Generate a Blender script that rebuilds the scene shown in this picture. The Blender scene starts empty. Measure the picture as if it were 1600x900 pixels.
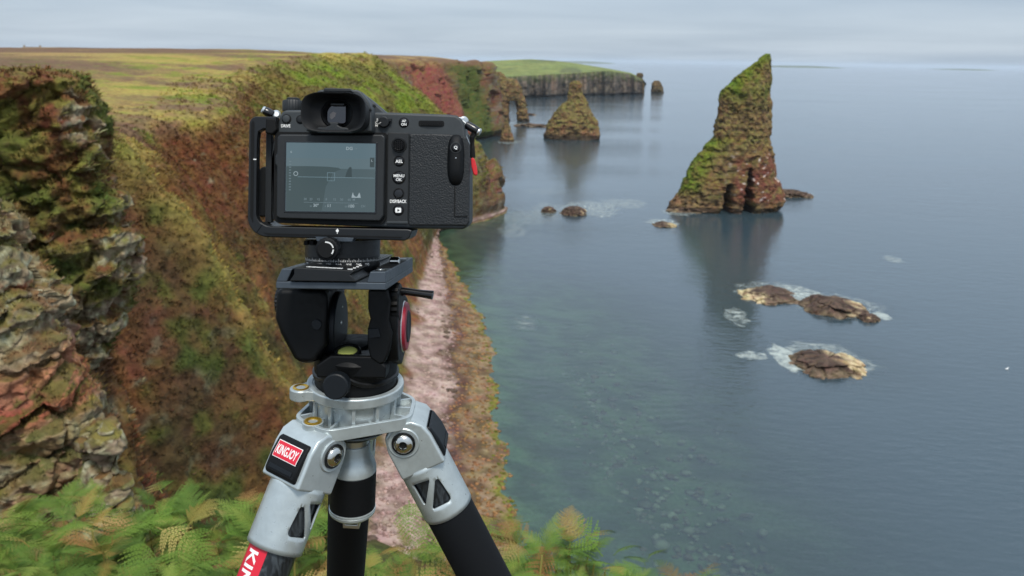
import bpy, bmesh, math, random
import numpy as np
from mathutils import Vector, Matrix

SC = bpy.context.scene
COL = SC.collection
rad = math.radians

# ------------------------------------------------------------------ camera
EYE = np.array([0.0, 0.0, 55.0])          # eye height above the sea, metres
FPX, CX, CY = 1250.0, 800.0, 320.0        # focal length / principal point (1600x900 frame)
PITCH, ROLL = rad(10.3), rad(0.9)
_f = np.array([0, math.cos(PITCH), -math.sin(PITCH)])
_r0 = np.array([1.0, 0, 0]); _u0 = np.array([0, math.sin(PITCH), math.cos(PITCH)])
_r = math.cos(ROLL)*_r0 + math.sin(ROLL)*_u0
_u = -math.sin(ROLL)*_r0 + math.cos(ROLL)*_u0
cam_d = bpy.data.cameras.new('view_camera')
cam = bpy.data.objects.new('view_camera', cam_d); COL.objects.link(cam)
cam.matrix_world = Matrix(((_r[0], _u[0], -_f[0], EYE[0]), (_r[1], _u[1], -_f[1], EYE[1]),
                           (_r[2], _u[2], -_f[2], EYE[2]), (0, 0, 0, 1)))
cam_d.sensor_width = 36.0; cam_d.lens = 36.0*FPX/1600.0
cam_d.shift_y = -(450.0-CY)/1600.0
cam_d.clip_start = 0.05; cam_d.clip_end = 120000.0
cam_d.dof.use_dof = True; cam_d.dof.focus_distance = 0.73; cam_d.dof.aperture_fstop = 16.0
SC.camera = cam

# ------------------------------------------------------------------ sky and sun
SUN_EL, SUN_AZ = rad(60), rad(165)        # azimuth clockwise from +Y: high, behind and a little right
world = bpy.data.worlds.new('World'); SC.world = world; world.use_nodes = True
nt = world.node_tree; nt.nodes.clear()
def N(t, **kw):
    n = nt.nodes.new(t)
    for k, v in kw.items(): setattr(n, k, v)
    return n
L = nt.links.new
out = N('ShaderNodeOutputWorld'); bg = N('ShaderNodeBackground')
sky = N('ShaderNodeTexSky', sky_type='NISHITA', sun_disc=False, sun_elevation=SUN_EL, sun_rotation=SUN_AZ,
        air_density=1.0, dust_density=1.0, ozone_density=1.5)
tc = N('ShaderNodeTexCoord'); sep = N('ShaderNodeSeparateXYZ'); L(tc.outputs['Generated'], sep.inputs[0])
zc = N('ShaderNodeMath', operation='MAXIMUM'); L(sep.outputs[2], zc.inputs[0]); zc.inputs[1].default_value = 0.0
za = N('ShaderNodeMath', operation='ADD'); L(zc.outputs[0], za.inputs[0]); za.inputs[1].default_value = 0.05
dx = N('ShaderNodeMath', operation='DIVIDE'); L(sep.outputs[0], dx.inputs[0]); L(za.outputs[0], dx.inputs[1])
dy = N('ShaderNodeMath', operation='DIVIDE'); L(sep.outputs[1], dy.inputs[0]); L(za.outputs[0], dy.inputs[1])
cmb = N('ShaderNodeCombineXYZ'); L(dx.outputs[0], cmb.inputs[0]); L(dy.outputs[0], cmb.inputs[1])
cl = N('ShaderNodeTexNoise'); cl.inputs['Scale'].default_value = 0.24; cl.inputs['Detail'].default_value = 6
cl.inputs['Roughness'].default_value = 0.5; cl.inputs['Distortion'].default_value = 0.4
L(cmb.outputs[0], cl.inputs['Vector'])
rampc = N('ShaderNodeValToRGB'); L(cl.outputs['Fac'], rampc.inputs[0])
rampc.color_ramp.elements[0].position = 0.34; rampc.color_ramp.elements[0].color = (4.1, 5.0, 6.1, 1)
rampc.color_ramp.elements[1].position = 0.66; rampc.color_ramp.elements[1].color = (5.5, 6.4, 7.4, 1)
# an overcast sky grows brighter towards the zenith (CIE overcast)
zi = N('ShaderNodeMath', operation='MULTIPLY_ADD'); L(zc.outputs[0], zi.inputs[0]); zi.inputs[1].default_value = 0.9; zi.inputs[2].default_value = 0.95
vs = N('ShaderNodeVectorMath', operation='SCALE'); L(rampc.outputs[0], vs.inputs[0]); L(zi.outputs[0], vs.inputs['Scale'])
mixs = N('ShaderNodeMix', data_type='RGBA'); mixs.inputs['Factor'].default_value = 0.86
L(sky.outputs[0], mixs.inputs['A']); L(vs.outputs[0], mixs.inputs['B'])
L(mixs.outputs['Result'], bg.inputs[0]); bg.inputs[1].default_value = 0.10
L(bg.outputs[0], out.inputs[0])

sun_d = bpy.data.lights.new('sun', 'SUN'); sun_d.energy = 2.9; sun_d.angle = rad(14); sun_d.color = (1.0, 0.95, 0.87)
sun = bpy.data.objects.new('sun', sun_d); COL.objects.link(sun)
_sd = Vector((math.sin(SUN_AZ)*math.cos(SUN_EL), math.cos(SUN_AZ)*math.cos(SUN_EL), math.sin(SUN_EL)))
sun.rotation_euler = _sd.to_track_quat('Z', 'Y').to_euler(); sun.location = (0, -10, 90)

SC.view_settings.view_transform = 'Standard'; SC.view_settings.look = 'None'
SC.view_settings.exposure = 0.12; SC.view_settings.gamma = 1.0; SC.view_settings.use_curve_mapping = False
SC.render.engine = 'CYCLES'
SC.cycles.use_denoising = True
SC.cycles.max_bounces = 6; SC.cycles.transparent_max_bounces = 12; SC.cycles.volume_bounces = 1
SC.cycles.caustics_reflective = False; SC.cycles.caustics_refractive = False

# ------------------------------------------------------------------ helpers
def lin(r, g, b):
    def c(v):
        v /= 255.0
        return v/12.92 if v <= 0.04045 else ((v+0.055)/1.055)**2.4
    return np.array([c(r), c(g), c(b)])

def ray(px, py):
    """world direction of a photograph pixel, scaled to forward distance 1"""
    d = _f*FPX + _r*(px-CX) - _u*(py-CY)
    return d/d[1]
def at(px, py, Y):
    return EYE + ray(px, py)*Y
def on_z(px, py, z=0.0):
    d = ray(px, py); t = (z-EYE[2])/d[2]
    return EYE + d*t
def fr(px, py, d):
    """tripod-camera frame: pixel at depth d (m) -> frame coordinates (right, depth, up)"""
    return np.array([(px-CX)/FPX*d, d, -(py-CY)/FPX*d])
def f2w(v):
    v = np.asarray(v, float)
    return EYE + v[..., 0:1]*_r + v[..., 1:2]*_f + v[..., 2:3]*_u

_rng = np.random.RandomState(7)
_perm = np.concatenate([_rng.permutation(512)]*3).astype(np.int64)
_grad = _rng.normal(size=(512, 3)); _grad /= np.linalg.norm(_grad, axis=1)[:, None]
def pnoise(p):
    p = np.asarray(p, float); i = np.floor(p).astype(np.int64); f = p-i; u = f*f*f*(f*(f*6-15)+10)
    i &= 511; r = 0
    for a in (0, 1):
        wx = u[:, 0] if a else 1-u[:, 0]
        for b in (0, 1):
            wy = u[:, 1] if b else 1-u[:, 1]
            for c in (0, 1):
                wz = u[:, 2] if c else 1-u[:, 2]
                h = _perm[_perm[_perm[(i[:, 0]+a) & 511]+((i[:, 1]+b) & 511)]+((i[:, 2]+c) & 511)]
                g = _grad[h]
                r = r + wx*wy*wz*(g[:, 0]*(f[:, 0]-a)+g[:, 1]*(f[:, 1]-b)+g[:, 2]*(f[:, 2]-c))
    return r*1.5
def fbm(p, octv=4, gain=0.5, lac=2.03, ridged=False):
    p = np.asarray(p, float); r = 0; a = 1.0; tot = 0
    for k in range(octv):
        n = pnoise(p+17.3*k)
        if ridged: n = 1-2*np.abs(n)
        r = r + a*n; tot += a; a *= gain; p = p*lac
    return r/tot
def cells(p, seed=0):
    """Voronoi: (random value of the nearest cell, distance to its border)"""
    p = np.asarray(p, float); i = np.floor(p).astype(np.int64)
    d1 = np.full(len(p), 9.0); d2 = np.full(len(p), 9.0); val = np.zeros(len(p))
    for a in (-1, 0, 1):
        for b in (-1, 0, 1):
            for c in (-1, 0, 1):
                j = i+np.array([a, b, c])
                h = _perm[_perm[_perm[(j[:, 0]+seed) & 511]+(j[:, 1] & 511)]+(j[:, 2] & 511)]
                q = j+0.5+0.42*_grad[h]
                d = np.sqrt(((q-p)**2).sum(1))
                near = d < d1
                d2 = np.where(near, d1, np.minimum(d2, d)); val = np.where(near, h/511.0, val); d1 = np.where(near, d, d1)
    return val, d2-d1
def sstep(a, b, x):
    t = np.clip((np.asarray(x, float)-a)/(b-a), 0, 1); return t*t*(3-2*t)
def lerp3(c1, c2, t):
    return c1*(1-t[:, None])+c2*t[:, None]

def tag(o, label=None, cat=None, group=None, kind=None):
    if label: o['label'] = label
    if cat: o['category'] = cat
    if group: o['group'] = group
    if kind: o['kind'] = kind
    return o
def link(o, parent=None):
    COL.objects.link(o)
    if parent: o.parent = parent
    return o
def empty(name, loc, label, cat, group=None):
    o = bpy.data.objects.new(name, None); o.empty_display_size = 0.05; o.location = loc; link(o)
    return tag(o, label, cat, group)
def np_mesh(name, V, F, mat=None, parent=None, col=None, smooth=True, sharp=None, attrs=None):
    """V (n,3) in world or parent coordinates, F (m,3|4)"""
    V = np.ascontiguousarray(V, np.float32); F = np.ascontiguousarray(F, np.int32)
    me = bpy.data.meshes.new(name); k = F.shape[1]
    me.vertices.add(len(V)); me.vertices.foreach_set('co', V.ravel())
    me.loops.add(F.size); me.loops.foreach_set('vertex_index', F.ravel())
    me.polygons.add(len(F)); me.polygons.foreach_set('loop_start', np.arange(0, F.size, k, dtype=np.int32))
    me.update(calc_edges=True)
    me.polygons.foreach_set('use_smooth', np.full(len(F), bool(smooth)))
    if col is not None:
        a = me.color_attributes.new('base', 'FLOAT_COLOR', 'POINT')
        c = np.ones((len(V), 4), np.float32); c[:, :3] = col; a.data.foreach_set('color', c.ravel())
    if attrs:
        for n_, v_ in attrs.items():
            a = me.attributes.new(n_, 'FLOAT', 'POINT'); a.data.foreach_set('value', np.ascontiguousarray(v_, np.float32))
    if sharp: me.set_sharp_from_angle(angle=rad(sharp))
    if mat: me.materials.append(mat)
    o = bpy.data.objects.new(name, me); link(o, parent)
    return o
def grid_faces(nu, nv, wrap_v=False):
    i, j = np.meshgrid(np.arange(nu-1), np.arange(nv if wrap_v else nv-1), indexing='ij')
    j2 = (j+1) % nv
    return np.stack([i*nv+j, i*nv+j2, (i+1)*nv+j2, (i+1)*nv+j], -1).reshape(-1, 4)
def grid_normals(P):
    du = np.gradient(P, axis=0); dv = np.gradient(P, axis=1)
    n = np.cross(dv, du); n /= np.linalg.norm(n, axis=-1, keepdims=True)+1e-9
    return n

# ------------------------------------------------------------------ materials
def new_mat(name):
    m = bpy.data.materials.new(name); m.use_nodes = True
    return m, m.node_tree, m.node_tree.nodes['Principled BSDF']
def plain(name, c, rough=0.5, metal=0.0, spec=0.5, noise=0.0, nscale=200.0, bump=0.0, bscale=400.0, coat=0.0):
    m, t, b = new_mat(name)
    b.inputs['Base Color'].default_value = (*c, 1); b.inputs['Roughness'].default_value = rough
    b.inputs['Metallic'].default_value = metal; b.inputs['Specular IOR Level'].default_value = spec
    b.inputs['Coat Weight'].default_value = coat
    tcn = t.nodes.new('ShaderNodeTexCoord')
    if noise:
        n = t.nodes.new('ShaderNodeTexNoise'); n.inputs['Scale'].default_value = nscale; n.inputs['Detail'].default_value = 4
        t.links.new(tcn.outputs['Object'], n.inputs['Vector'])
        mr = t.nodes.new('ShaderNodeMapRange'); t.links.new(n.outputs['Fac'], mr.inputs['Value'])
        mr.inputs['From Min'].default_value = 0.3; mr.inputs['From Max'].default_value = 0.7
        mr.inputs['To Min'].default_value = max(0.0, rough-noise); mr.inputs['To Max'].default_value = min(1.0, rough+noise)
        t.links.new(mr.outputs[0], b.inputs['Roughness'])
        n3 = t.nodes.new('ShaderNodeTexNoise'); n3.inputs['Scale'].default_value = nscale*0.16; n3.inputs['Detail'].default_value = 9; n3.inputs['Roughness'].default_value = 0.7
        t.links.new(tcn.outputs['Object'], n3.inputs['Vector'])
        m3 = t.nodes.new('ShaderNodeMapRange'); t.links.new(n3.outputs['Fac'], m3.inputs['Value']); m3.inputs['From Min'].default_value = 0.3; m3.inputs['From Max'].default_value = 0.72
        m3.inputs['To Min'].default_value = 0.84; m3.inputs['To Max'].default_value = 1.18
        v3 = t.nodes.new('ShaderNodeVectorMath'); v3.operation = 'SCALE'; v3.inputs[0].default_value = tuple(c); t.links.new(m3.outputs[0], v3.inputs['Scale']); t.links.new(v3.outputs[0], b.inputs['Base Color'])
    if bump:
        n2 = t.nodes.new('ShaderNodeTexNoise'); n2.inputs['Scale'].default_value = bscale; n2.inputs['Detail'].default_value = 3
        t.links.new(tcn.outputs['Object'], n2.inputs['Vector'])
        bp = t.nodes.new('ShaderNodeBump'); bp.inputs['Strength'].default_value = bump; bp.inputs['Distance'].default_value = 0.0005
        t.links.new(n2.outputs['Fac'], bp.inputs['Height']); t.links.new(bp.outputs[0], b.inputs['Normal'])
    return m
def terrain_mat(name, scale, bump=0.6, bdist=0.3, rough=0.95, amp=0.45):
    """vertex base colour broken up by two noises, with fine relief"""
    m, t, b = new_mat(name); ln = t.links.new
    at_ = t.nodes.new('ShaderNodeAttribute'); at_.attribute_name = 'base'
    tcn = t.nodes.new('ShaderNodeTexCoord')
    n1 = t.nodes.new('ShaderNodeTexNoise'); n1.inputs['Scale'].default_value = scale; n1.inputs['Detail'].default_value = 8; n1.inputs['Roughness'].default_value = 0.65
    n2 = t.nodes.new('ShaderNodeTexNoise'); n2.inputs['Scale'].default_value = scale*0.27; n2.inputs['Detail'].default_value = 5
    for n in (n1, n2): ln(tcn.outputs['Object'], n.inputs['Vector'])
    mr = t.nodes.new('ShaderNodeMapRange'); ln(n1.outputs['Fac'], mr.inputs['Value'])
    mr.inputs['From Min'].default_value = 0.3; mr.inputs['From Max'].default_value = 0.7
    mr.inputs['To Min'].default_value = 1-amp; mr.inputs['To Max'].default_value = 1+amp
    sc_ = t.nodes.new('ShaderNodeVectorMath'); sc_.operation = 'SCALE'
    ln(at_.outputs['Color'], sc_.inputs[0]); ln(mr.outputs[0], sc_.inputs['Scale'])
    hs = t.nodes.new('ShaderNodeHueSaturation'); ln(sc_.outputs[0], hs.inputs['Color'])
    mr2 = t.nodes.new('ShaderNodeMapRange'); ln(n2.outputs['Fac'], mr2.inputs['Value'])
    mr2.inputs['From Min'].default_value = 0.3; mr2.inputs['From Max'].default_value = 0.7
    mr2.inputs['To Min'].default_value = 0.475; mr2.inputs['To Max'].default_value = 0.525
    ln(mr2.outputs[0], hs.inputs['Hue'])
    ln(hs.outputs[0], b.inputs['Base Color'])
    bp = t.nodes.new('ShaderNodeBump'); bp.inputs['Strength'].default_value = bump; bp.inputs['Distance'].default_value = bdist
    ln(n1.outputs['Fac'], bp.inputs['Height']); ln(bp.outputs[0], b.inputs['Normal'])
    b.inputs['Roughness'].default_value = rough; b.inputs['Specular IOR Level'].default_value = 0.2
    return m

# ================================================================== LAND
M_LAND = terrain_mat('heath_and_rock', 1.6, bump=0.9, bdist=0.5)
M_ROCK = terrain_mat('lichened_rock', 2.6, bump=0.8, bdist=0.25, rough=0.92, amp=0.4)
M_STACK = terrain_mat('stack_rock', 0.9, bump=0.9, bdist=0.6, amp=0.4)
M_BEACH = terrain_mat('beach_pebbles', 1.6, bump=0.7, bdist=0.25, amp=0.3)
M_FAR = terrain_mat('far_cliffs', 0.12, bump=0.5, bdist=2.0, amp=0.3)

C_RUST = lin(100, 66, 40); C_RUST2 = lin(122, 84, 50); C_DARKH = lin(66, 52, 36)
C_OLIVE = lin(104, 98, 46); C_YEL = lin(158, 142, 72); C_GREEN = lin(106, 122, 36); C_DGREEN = lin(58, 72, 28)
C_MOOR = lin(110, 86, 66); C_STRAW = lin(152, 128, 80); C_GREY = lin(116, 108, 94); C_LICH = lin(168, 166, 132)
C_PINK = lin(176, 126, 104); C_RED = lin(150, 84, 72); C_BROWN = lin(112, 88, 62); C_DARK = lin(54, 46, 40)

# waterline and back of the beach, from the bay's shore seen below
_wl = [on_z(680, 366), on_z(712, 420), on_z(738, 470), on_z(762, 520), on_z(770, 560), on_z(774, 650), on_z(788, 720), on_z(797, 780), on_z(806, 850)]
WLY = np.array([p[1] for p in _wl])[::-1]; WLX = np.array([p[0] for p in _wl])[::-1]
#        Y     brow        upper      mid        lower      foot     waterline x (None: from the shore)
ST = [
 (   8, (-18, 53.0), (-12, 46), ( -6, 32), ( 0, 14), ( 6, 2.0),  16),
 (  20, (-19, 52.5), (-15, 46), (-10, 32), (-4, 14), ( 2, 2.0),  12),
 (  30, (-22, 52.0), (-18, 46), (-14, 33), (-9, 15), (-5, 2.0),   8),
 (  44, (-38, 48.5), (-34, 42), (-29, 30), (-21, 12), (-14, 2.0), 4),
 (  54, (-33, 48.6), (-28, 42), (-20.5, 30), (-14.5, 14), (-10, 2.0), 2),
 (  61, (-31, 48.6), (-25, 42), (-18.0, 30), (-13.2, 14), (-10, 2.0), 1),
 (  65, (-39, 47.6), (-35, 41), (-30, 29), (-22, 12), (-16, 2.0), 0),
 (  72, (-46, 46.6), (-41, 40), (-35, 28), (-26, 12), (-19, 2.0), 0),
 (  84, (-40, 46.0), (-34, 39), (-26.5, 27), (-20, 12), (-16.5, 2.0), None),
 (  91, (-46, 46.0), (-41, 39), (-34, 27), (-26, 12), (-19, 2.0), None),
 ( 105, (-48, 46.0), (-43, 39), (-35, 27), (-26, 12), (-19, 2.2), None),
 ( 120, (-43, 46.5), (-37, 39), (-30, 26), (-23, 12), (-17.5, 2.2), None),
 ( 150, (-54, 48.0), (-48, 41), (-38, 27), (-28, 12), (-20.5, 2.2), None),
 ( 190, (-63, 51.0), (-51, 45), (-38, 27), (-29, 12), (-22.5, 2.2), None),
 ( 220, (-62, 54.0), (-45, 45), (-33, 30), (-27, 13), (-23, 2.0), None),
 ( 252, (-58, 55.0), (-40, 44), (-29, 29), (-25, 13), (-23, 2.0), None),
 ( 272, (-54, 55.6), (-33, 41), (-20, 27), (-12, 13), (-9, 1.6), -8.2),
 ( 286, (-51, 55.6), (-28, 37), (-15.5, 25), (-6, 11), (-2.5, 1.2), -2.0),
 ( 297, (-50, 55.2), (-27, 36), (-15, 24), (-5.5, 10), (-2, 0.8), -1.5),
 ( 308, (-58, 54.5), (-40, 36), (-28, 22), (-18, 9), (-14, 0.8), -13),
 ( 335, (-84, 53.0), (-78, 40), (-72, 25), (-68, 10), (-66, 0.8), -65),
 ( 400, (-92, 52.0), (-88, 40), (-83, 25), (-78, 10), (-75, 0.8), -73),
 ( 450, (-80, 52.0), (-74, 41), (-68, 26), (-63, 10), (-60, 0.8), -58),
 ( 500, (-68, 52.0), (-60, 41), (-53, 26), (-47, 10), (-43, 0.8), -41),
 ( 550, (-47, 52.0), (-41, 41), (-35, 26), (-29, 10), (-26, 0.8), -24),
 ( 572, (-34, 51.8), (-28, 42), (-23, 27), (-18, 10), (-15, 0.8), -14),
 ( 586, (-20, 51.2), (-16, 42), (-13, 27), (-10, 10), (-8, 0.8), -7),
 ( 603, (-14, 49.5), (-11, 39), (-9, 25), (-7, 8), (-5, 0.6), -4),
 ( 618, (-44, 50.0), (-38, 38), (-31, 24), (-26, 8), (-23, 0.6), -22),
 ( 660, (-70, 50.0), (-66, 38), (-63, 24), (-61, 8), (-60, 0.6), -59),
 ( 900, (-130, 50.), (-126, 38), (-123, 24), (-121, 8), (-120, 0.6), -119)]
SY = np.array([s[0] for s in ST], float)
def stat(i, k, Y):
    return np.interp(Y, SY, [s[i][k] for s in ST])
def wline(Y):
    raw = [(s[6] if s[6] is not None else float(np.interp(s[0], WLY, WLX))) for s in ST]
    Y = np.asarray(Y, float); base = np.interp(Y, SY, raw)
    fine = np.interp(Y, WLY, WLX)+0.55*np.sin(Y*0.31)+0.4*np.sin(Y*0.83+1)+0.25*np.sin(Y*2.1); w = sstep(80, 92, Y)*(1-sstep(246, 262, Y))
    return base*(1-w)+fine*w
NY = 1080
tY = np.linspace(0, 1, NY)
Ys = np.exp(np.interp(tY, [0, .50, .70, 1.0], np.log([9, 130, 320, 880])))
plat = np.interp(Ys, [8, 40, 90, 150, 220, 300, 420, 600, 900], [53, 50, 49.5, 51.5, 54.5, 57, 57.5, 56.5, 54])
K = [(np.full(NY, -900.), plat-4.5), (np.full(NY, -420.), plat-3.0), (stat(1, 0, Ys)-45, plat+0.2)] + \
    [(stat(i, 0, Ys), stat(i, 1, Ys)) for i in range(1, 6)] + [(wline(Ys), np.zeros(NY))]
cnt = [14, 40, 55, 90, 90, 64, 44, 44]
PX, PZ, seg = [], [], []
for s_, n_ in enumerate(cnt):
    for k in range(n_):
        t = k/n_
        PX.append(K[s_][0]*(1-t)+K[s_+1][0]*t); PZ.append(K[s_][1]*(1-t)+K[s_+1][1]*t); seg.append(s_+t)
PX.append(K[-1][0]); PZ.append(K[-1][1]); seg.append(8.0)
PX = np.array(PX).T; PZ = np.array(PZ).T; seg = np.array(seg); NV = len(seg)
def smooth_v(A, it):
    for _ in range(it):
        B = A.copy(); B[:, 1:-1] = (A[:, :-2]+2*A[:, 1:-1]+A[:, 2:])/4; A = B
    return A
def smooth_u(A, it):
    for _ in range(it):
        B = A.copy(); B[1:-1] = (A[:-2]+2*A[1:-1]+A[2:])/4; A = B
    return A
cut = NV-44                                              # beach part keeps its line
keepx, keepz = PX[:, cut:].copy(), PZ[:, cut:].copy()
PX = smooth_u(smooth_v(PX, 60), 30); PZ = smooth_u(smooth_v(PZ, 60), 30)
wb = np.linspace(0, 1, 44+0)[None, :]**0.5
PX[:, cut:] = PX[:, cut:]*(1-wb)+keepx*wb; PZ[:, cut:] = PZ[:, cut:]*(1-wb)+keepz*wb
P = np.stack([PX, np.repeat(Ys[:, None], NV, 1), PZ], -1)
Nn = grid_normals(P)
if Nn[:, NV//2, 0].mean() < 0: Nn = -Nn
Pf = P.reshape(-1, 3); S = np.repeat(seg[None, :], NY, 0).ravel()
onslope = sstep(2.6, 3.4, S)*(1-sstep(6.6, 7.0, S))      # 1 on the cliff face
onmoor = 1-sstep(2.95, 3.45, S+0.35*fbm(Pf/12.0+61, 3))
Yf = Pf[:, 1]; rocky = np.maximum(sstep(305, 325, Yf), 0.75*sstep(262, 280, Yf)*sstep(4.3, 5.3, S))
big = fbm(Pf/np.array([14, 14, 22.]), 3)
mid = fbm(Pf/4.2+31, 4, ridged=True)
fine = fbm(Pf/1.1+7, 3)
gul = fbm(np.stack([Pf[:, 0]/60, Pf[:, 1]/9.0, Pf[:, 2]/70], -1)+3, 3, ridged=True)   # gullies that run downhill
nearw = sstep(30, 60, Yf)
disp = onslope*(1.5*big*nearw + 0.7*mid + 0.30*fine + 1.5*gul*(0.75+0.25*rocky)) + onmoor*(0.5*big+0.12*mid+0.10*fine)
cl_v, cl_e = cells(Pf[::1]/np.array([7, 7, 16.])+5)
disp += onslope*rocky*(4.5*(cl_v-0.5)+2.6*fbm(np.stack([Pf[:, 0]/9, Pf[:, 1]/9, Pf[:, 2]/36], -1), 3, ridged=True))
bead = sstep(6.6, 7.2, S)
disp += bead*0.10*fbm(Pf/2.5, 3)*(1-sstep(7.85, 8.0, S))
Q = Pf + Nn.reshape(-1, 3)*disp[:, None]
Q[:, 1] += onslope*rocky*0
Qg = Q.reshape(NY, NV, 3); Nq = grid_normals(Qg).reshape(-1, 3)
if Nq[:, 2].mean() < 0: Nq = -Nq
# ---- base colours
n1 = fbm(Q/9.0+11, 4); n2 = fbm(Q/2.6+5, 4); n3 = fbm(Q/0.8+2, 3); n4 = fbm(Q/30+40, 3)
nst = fbm(np.stack([Q[:, 0]/60, Q[:, 1]/34, Q[:, 2]/8], -1)+9, 5)
moor = lerp3(np.tile(C_MOOR, (len(Q), 1)), C_STRAW, sstep(-0.05, 0.35, nst))
moor = lerp3(moor, C_DARKH*1.25, sstep(0.12, 0.4, n1)*0.55)
near_brow = sstep(-70, -8, Q[:, 0]-stat(1, 0, Yf))*(1-sstep(330, 420, Yf))
moor = lerp3(moor, C_YEL, near_brow*sstep(-0.25, 0.25, nst+0.3*n2))
moor = lerp3(moor, C_GREEN, near_brow*sstep(0.0, 0.35, n1+0.5*n2)*0.8)
slope = lerp3(np.tile(C_RUST, (len(Q), 1)), C_RUST2, sstep(-0.2, 0.3, n2))
slope = lerp3(slope, C_DARKH, sstep(0.05, 0.45, n1+0.4*n3)*0.75)
slope = lerp3(slope, C_OLIVE, sstep(0.05, 0.35, n4+0.5*n2)*0.85)
slope = lerp3(slope, C_GREEN*0.8, sstep(0.22, 0.5, n2+0.4*n1)*0.7)
low = 1-sstep(8, 38, Q[:, 2])
slope = lerp3(slope, C_DGREEN, low*sstep(-0.2, 0.2, n1)*0.7)
slope = lerp3(slope, C_LICH*0.8, sstep(0.25, 0.5, fbm(Q/1.7+77, 4)+0.35*(0.5-Nq[:, 2]))*0.55*(Yf < 330))
# rib crests carry grass; their lit edge is painted in as lighter colour
crest = np.exp(-((Yf-60)/3.2)**2)+0.8*np.exp(-((Yf-84)/4)**2)+0.6*np.exp(-((Yf-120)/6)**2)
slope = lerp3(slope, C_OLIVE*1.05, np.clip(crest, 0, 1)*sstep(-0.3, 0.2, n2)*0.6)
slope = lerp3(slope, C_DARKH*1.15, (1-sstep(58, 63, Yf))*sstep(-0.25, 0.15, n1)*0.55)
slope = lerp3(slope, C_DGREEN*1.25, (1-sstep(58, 63, Yf))*sstep(0.0, 0.3, fbm(Q/4.5+33, 3))*0.8)
behind = sstep(63, 66, Yf)*(1-sstep(112, 122, Yf))  # rust and dark green, darkened in place of gully shade behind the crest
slope = lerp3(slope, lin(104, 64, 36), behind*sstep(26, 36, Q[:, 2]+3*n1)*sstep(-0.3, 0.15, n2+0.1)*0.75)
slope = lerp3(slope, lin(56, 56, 30), behind*(1-sstep(26, 38, Q[:, 2]+6*n1))*sstep(-0.35, 0.1, n1+0.3*n2)*0.85)
slope = lerp3(slope, C_YEL*0.80, np.exp(-((Yf-60.8)/2.1)**2)*sstep(-0.35, 0.1, n2+0.2)*0.9)  # brighter grass bands that stand in for light on the crest edges
slope = lerp3(slope, C_YEL*0.6, np.exp(-((Yf-85.0)/2.2)**2)*sstep(-0.25, 0.2, n2+0.1)*0.6)
gr = sstep(165, 215, Yf)*(1-sstep(312, 322, Yf))
grass = lerp3(np.tile(C_GREEN, (len(Q), 1)), C_OLIVE, sstep(-0.25, 0.15, n1))
grass = lerp3(grass, C_DARKH*1.2, sstep(0.05, 0.35, n2+0.4*n1)*0.75)
grass = lerp3(grass, C_YEL*0.95, sstep(0.1, 0.4, n4)*0.4)
slope = lerp3(slope, grass, gr*sstep(6.2, 4.4, S))
rock = lerp3(np.tile(C_BROWN, (len(Q), 1)), C_GREY, sstep(-0.15, 0.2, n2))
rock = lerp3(rock, C_RED*0.85, sstep(-0.1, 0.25, n1+0.2*n2)*0.6)
rock = lerp3(rock, C_DARK, sstep(0.1, 0.5, fbm(np.stack([Q[:, 0]/5, Q[:, 1]/5, Q[:, 2]/26], -1)+50, 3))*0.7)
rock = lerp3(rock, C_GREEN*0.8, sstep(0.35, 0.7, Nq[:, 2])*0.8)
pr = (Q[:, 0]/Yf*FPX+800)                                # bearing, for the red gully and the green strip of the far face
redg = sstep(330, 420, Yf)*(1-sstep(528, 548, Yf+8*n1))*sstep(478, 500, Yf+8*n1)
rock = lerp3(rock, C_RED*0.85, redg*0.85)
grn = sstep(535, 552, Yf+4*n1)*(1-sstep(568, 580, Yf+4*n1))
rock = lerp3(rock, C_DGREEN*1.5, grn*0.85)
slope = lerp3(slope, rock, np.clip(rocky*1.2, 0, 1)*(1-sstep(0.55, 0.85, Nq[:, 2])))
wet = rocky*(1-sstep(0.5, 3.0, Q[:, 2])); slope = lerp3(slope, C_DARK*0.7, wet*0.85)
col = lerp3(moor, slope, 1-onmoor)
tb = np.clip((S-7.0), 0, 1)                              # across the beach
peb = lerp3(np.tile(lin(176, 152, 142), (len(Q), 1)), lin(126, 104, 94), sstep(-0.2, 0.3, n2))
weed = lerp3(np.tile(lin(134, 112, 84), (len(Q), 1)), lin(92, 74, 54), sstep(-0.2, 0.3, fbm(Q/3+3, 3)))
nb = fbm(Q/16.0+21, 3)
wcol = lerp3(peb, weed, sstep(0.46, 0.64, tb+0.16*n1+0.10*n2+0.25*nb))
wcol = lerp3(wcol, lin(150, 130, 112), sstep(0.15, 0.4, fbm(Q/1.3+90, 3))*0.5)
wcol = lerp3(wcol, lin(80, 58, 48), np.exp(-((tb-0.58+0.14*n1+0.25*nb)/0.085)**2)*0.9)
wcol = lerp3(wcol, lin(110, 112, 40), sstep(0.9, 0.985, tb+0.05*n2)*sstep(-0.2, 0.2, n1)*0.9)
col = lerp3(col, wcol, sstep(6.95, 7.15, S+0.30*n1+0.12*n2))
half = sum(cnt[:7])
Fc = grid_faces(NY, half+1)
Qg = Q.reshape(NY, NV, 3); Cg = col.reshape(NY, NV, 3)
cliff = np_mesh('cliff', Qg[:, :half+1].reshape(-1, 3), Fc[:, ::-1], M_LAND, col=Cg[:, :half+1].reshape(-1, 3))
tag(cliff, 'heather and grass covered cliff coast with moorland on top, left of the bay', kind='structure')
keepY = (Ys < 310).sum()
bp_ = Qg[:keepY, half:].reshape(-1, 3)
beach = np_mesh('beach', bp_, grid_faces(keepY, NV-half)[:, ::-1], M_BEACH, col=Cg[:keepY, half:].reshape(-1, 3))
tag(beach, 'narrow pink pebble beach with brown weed along the water', kind='structure')

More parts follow.
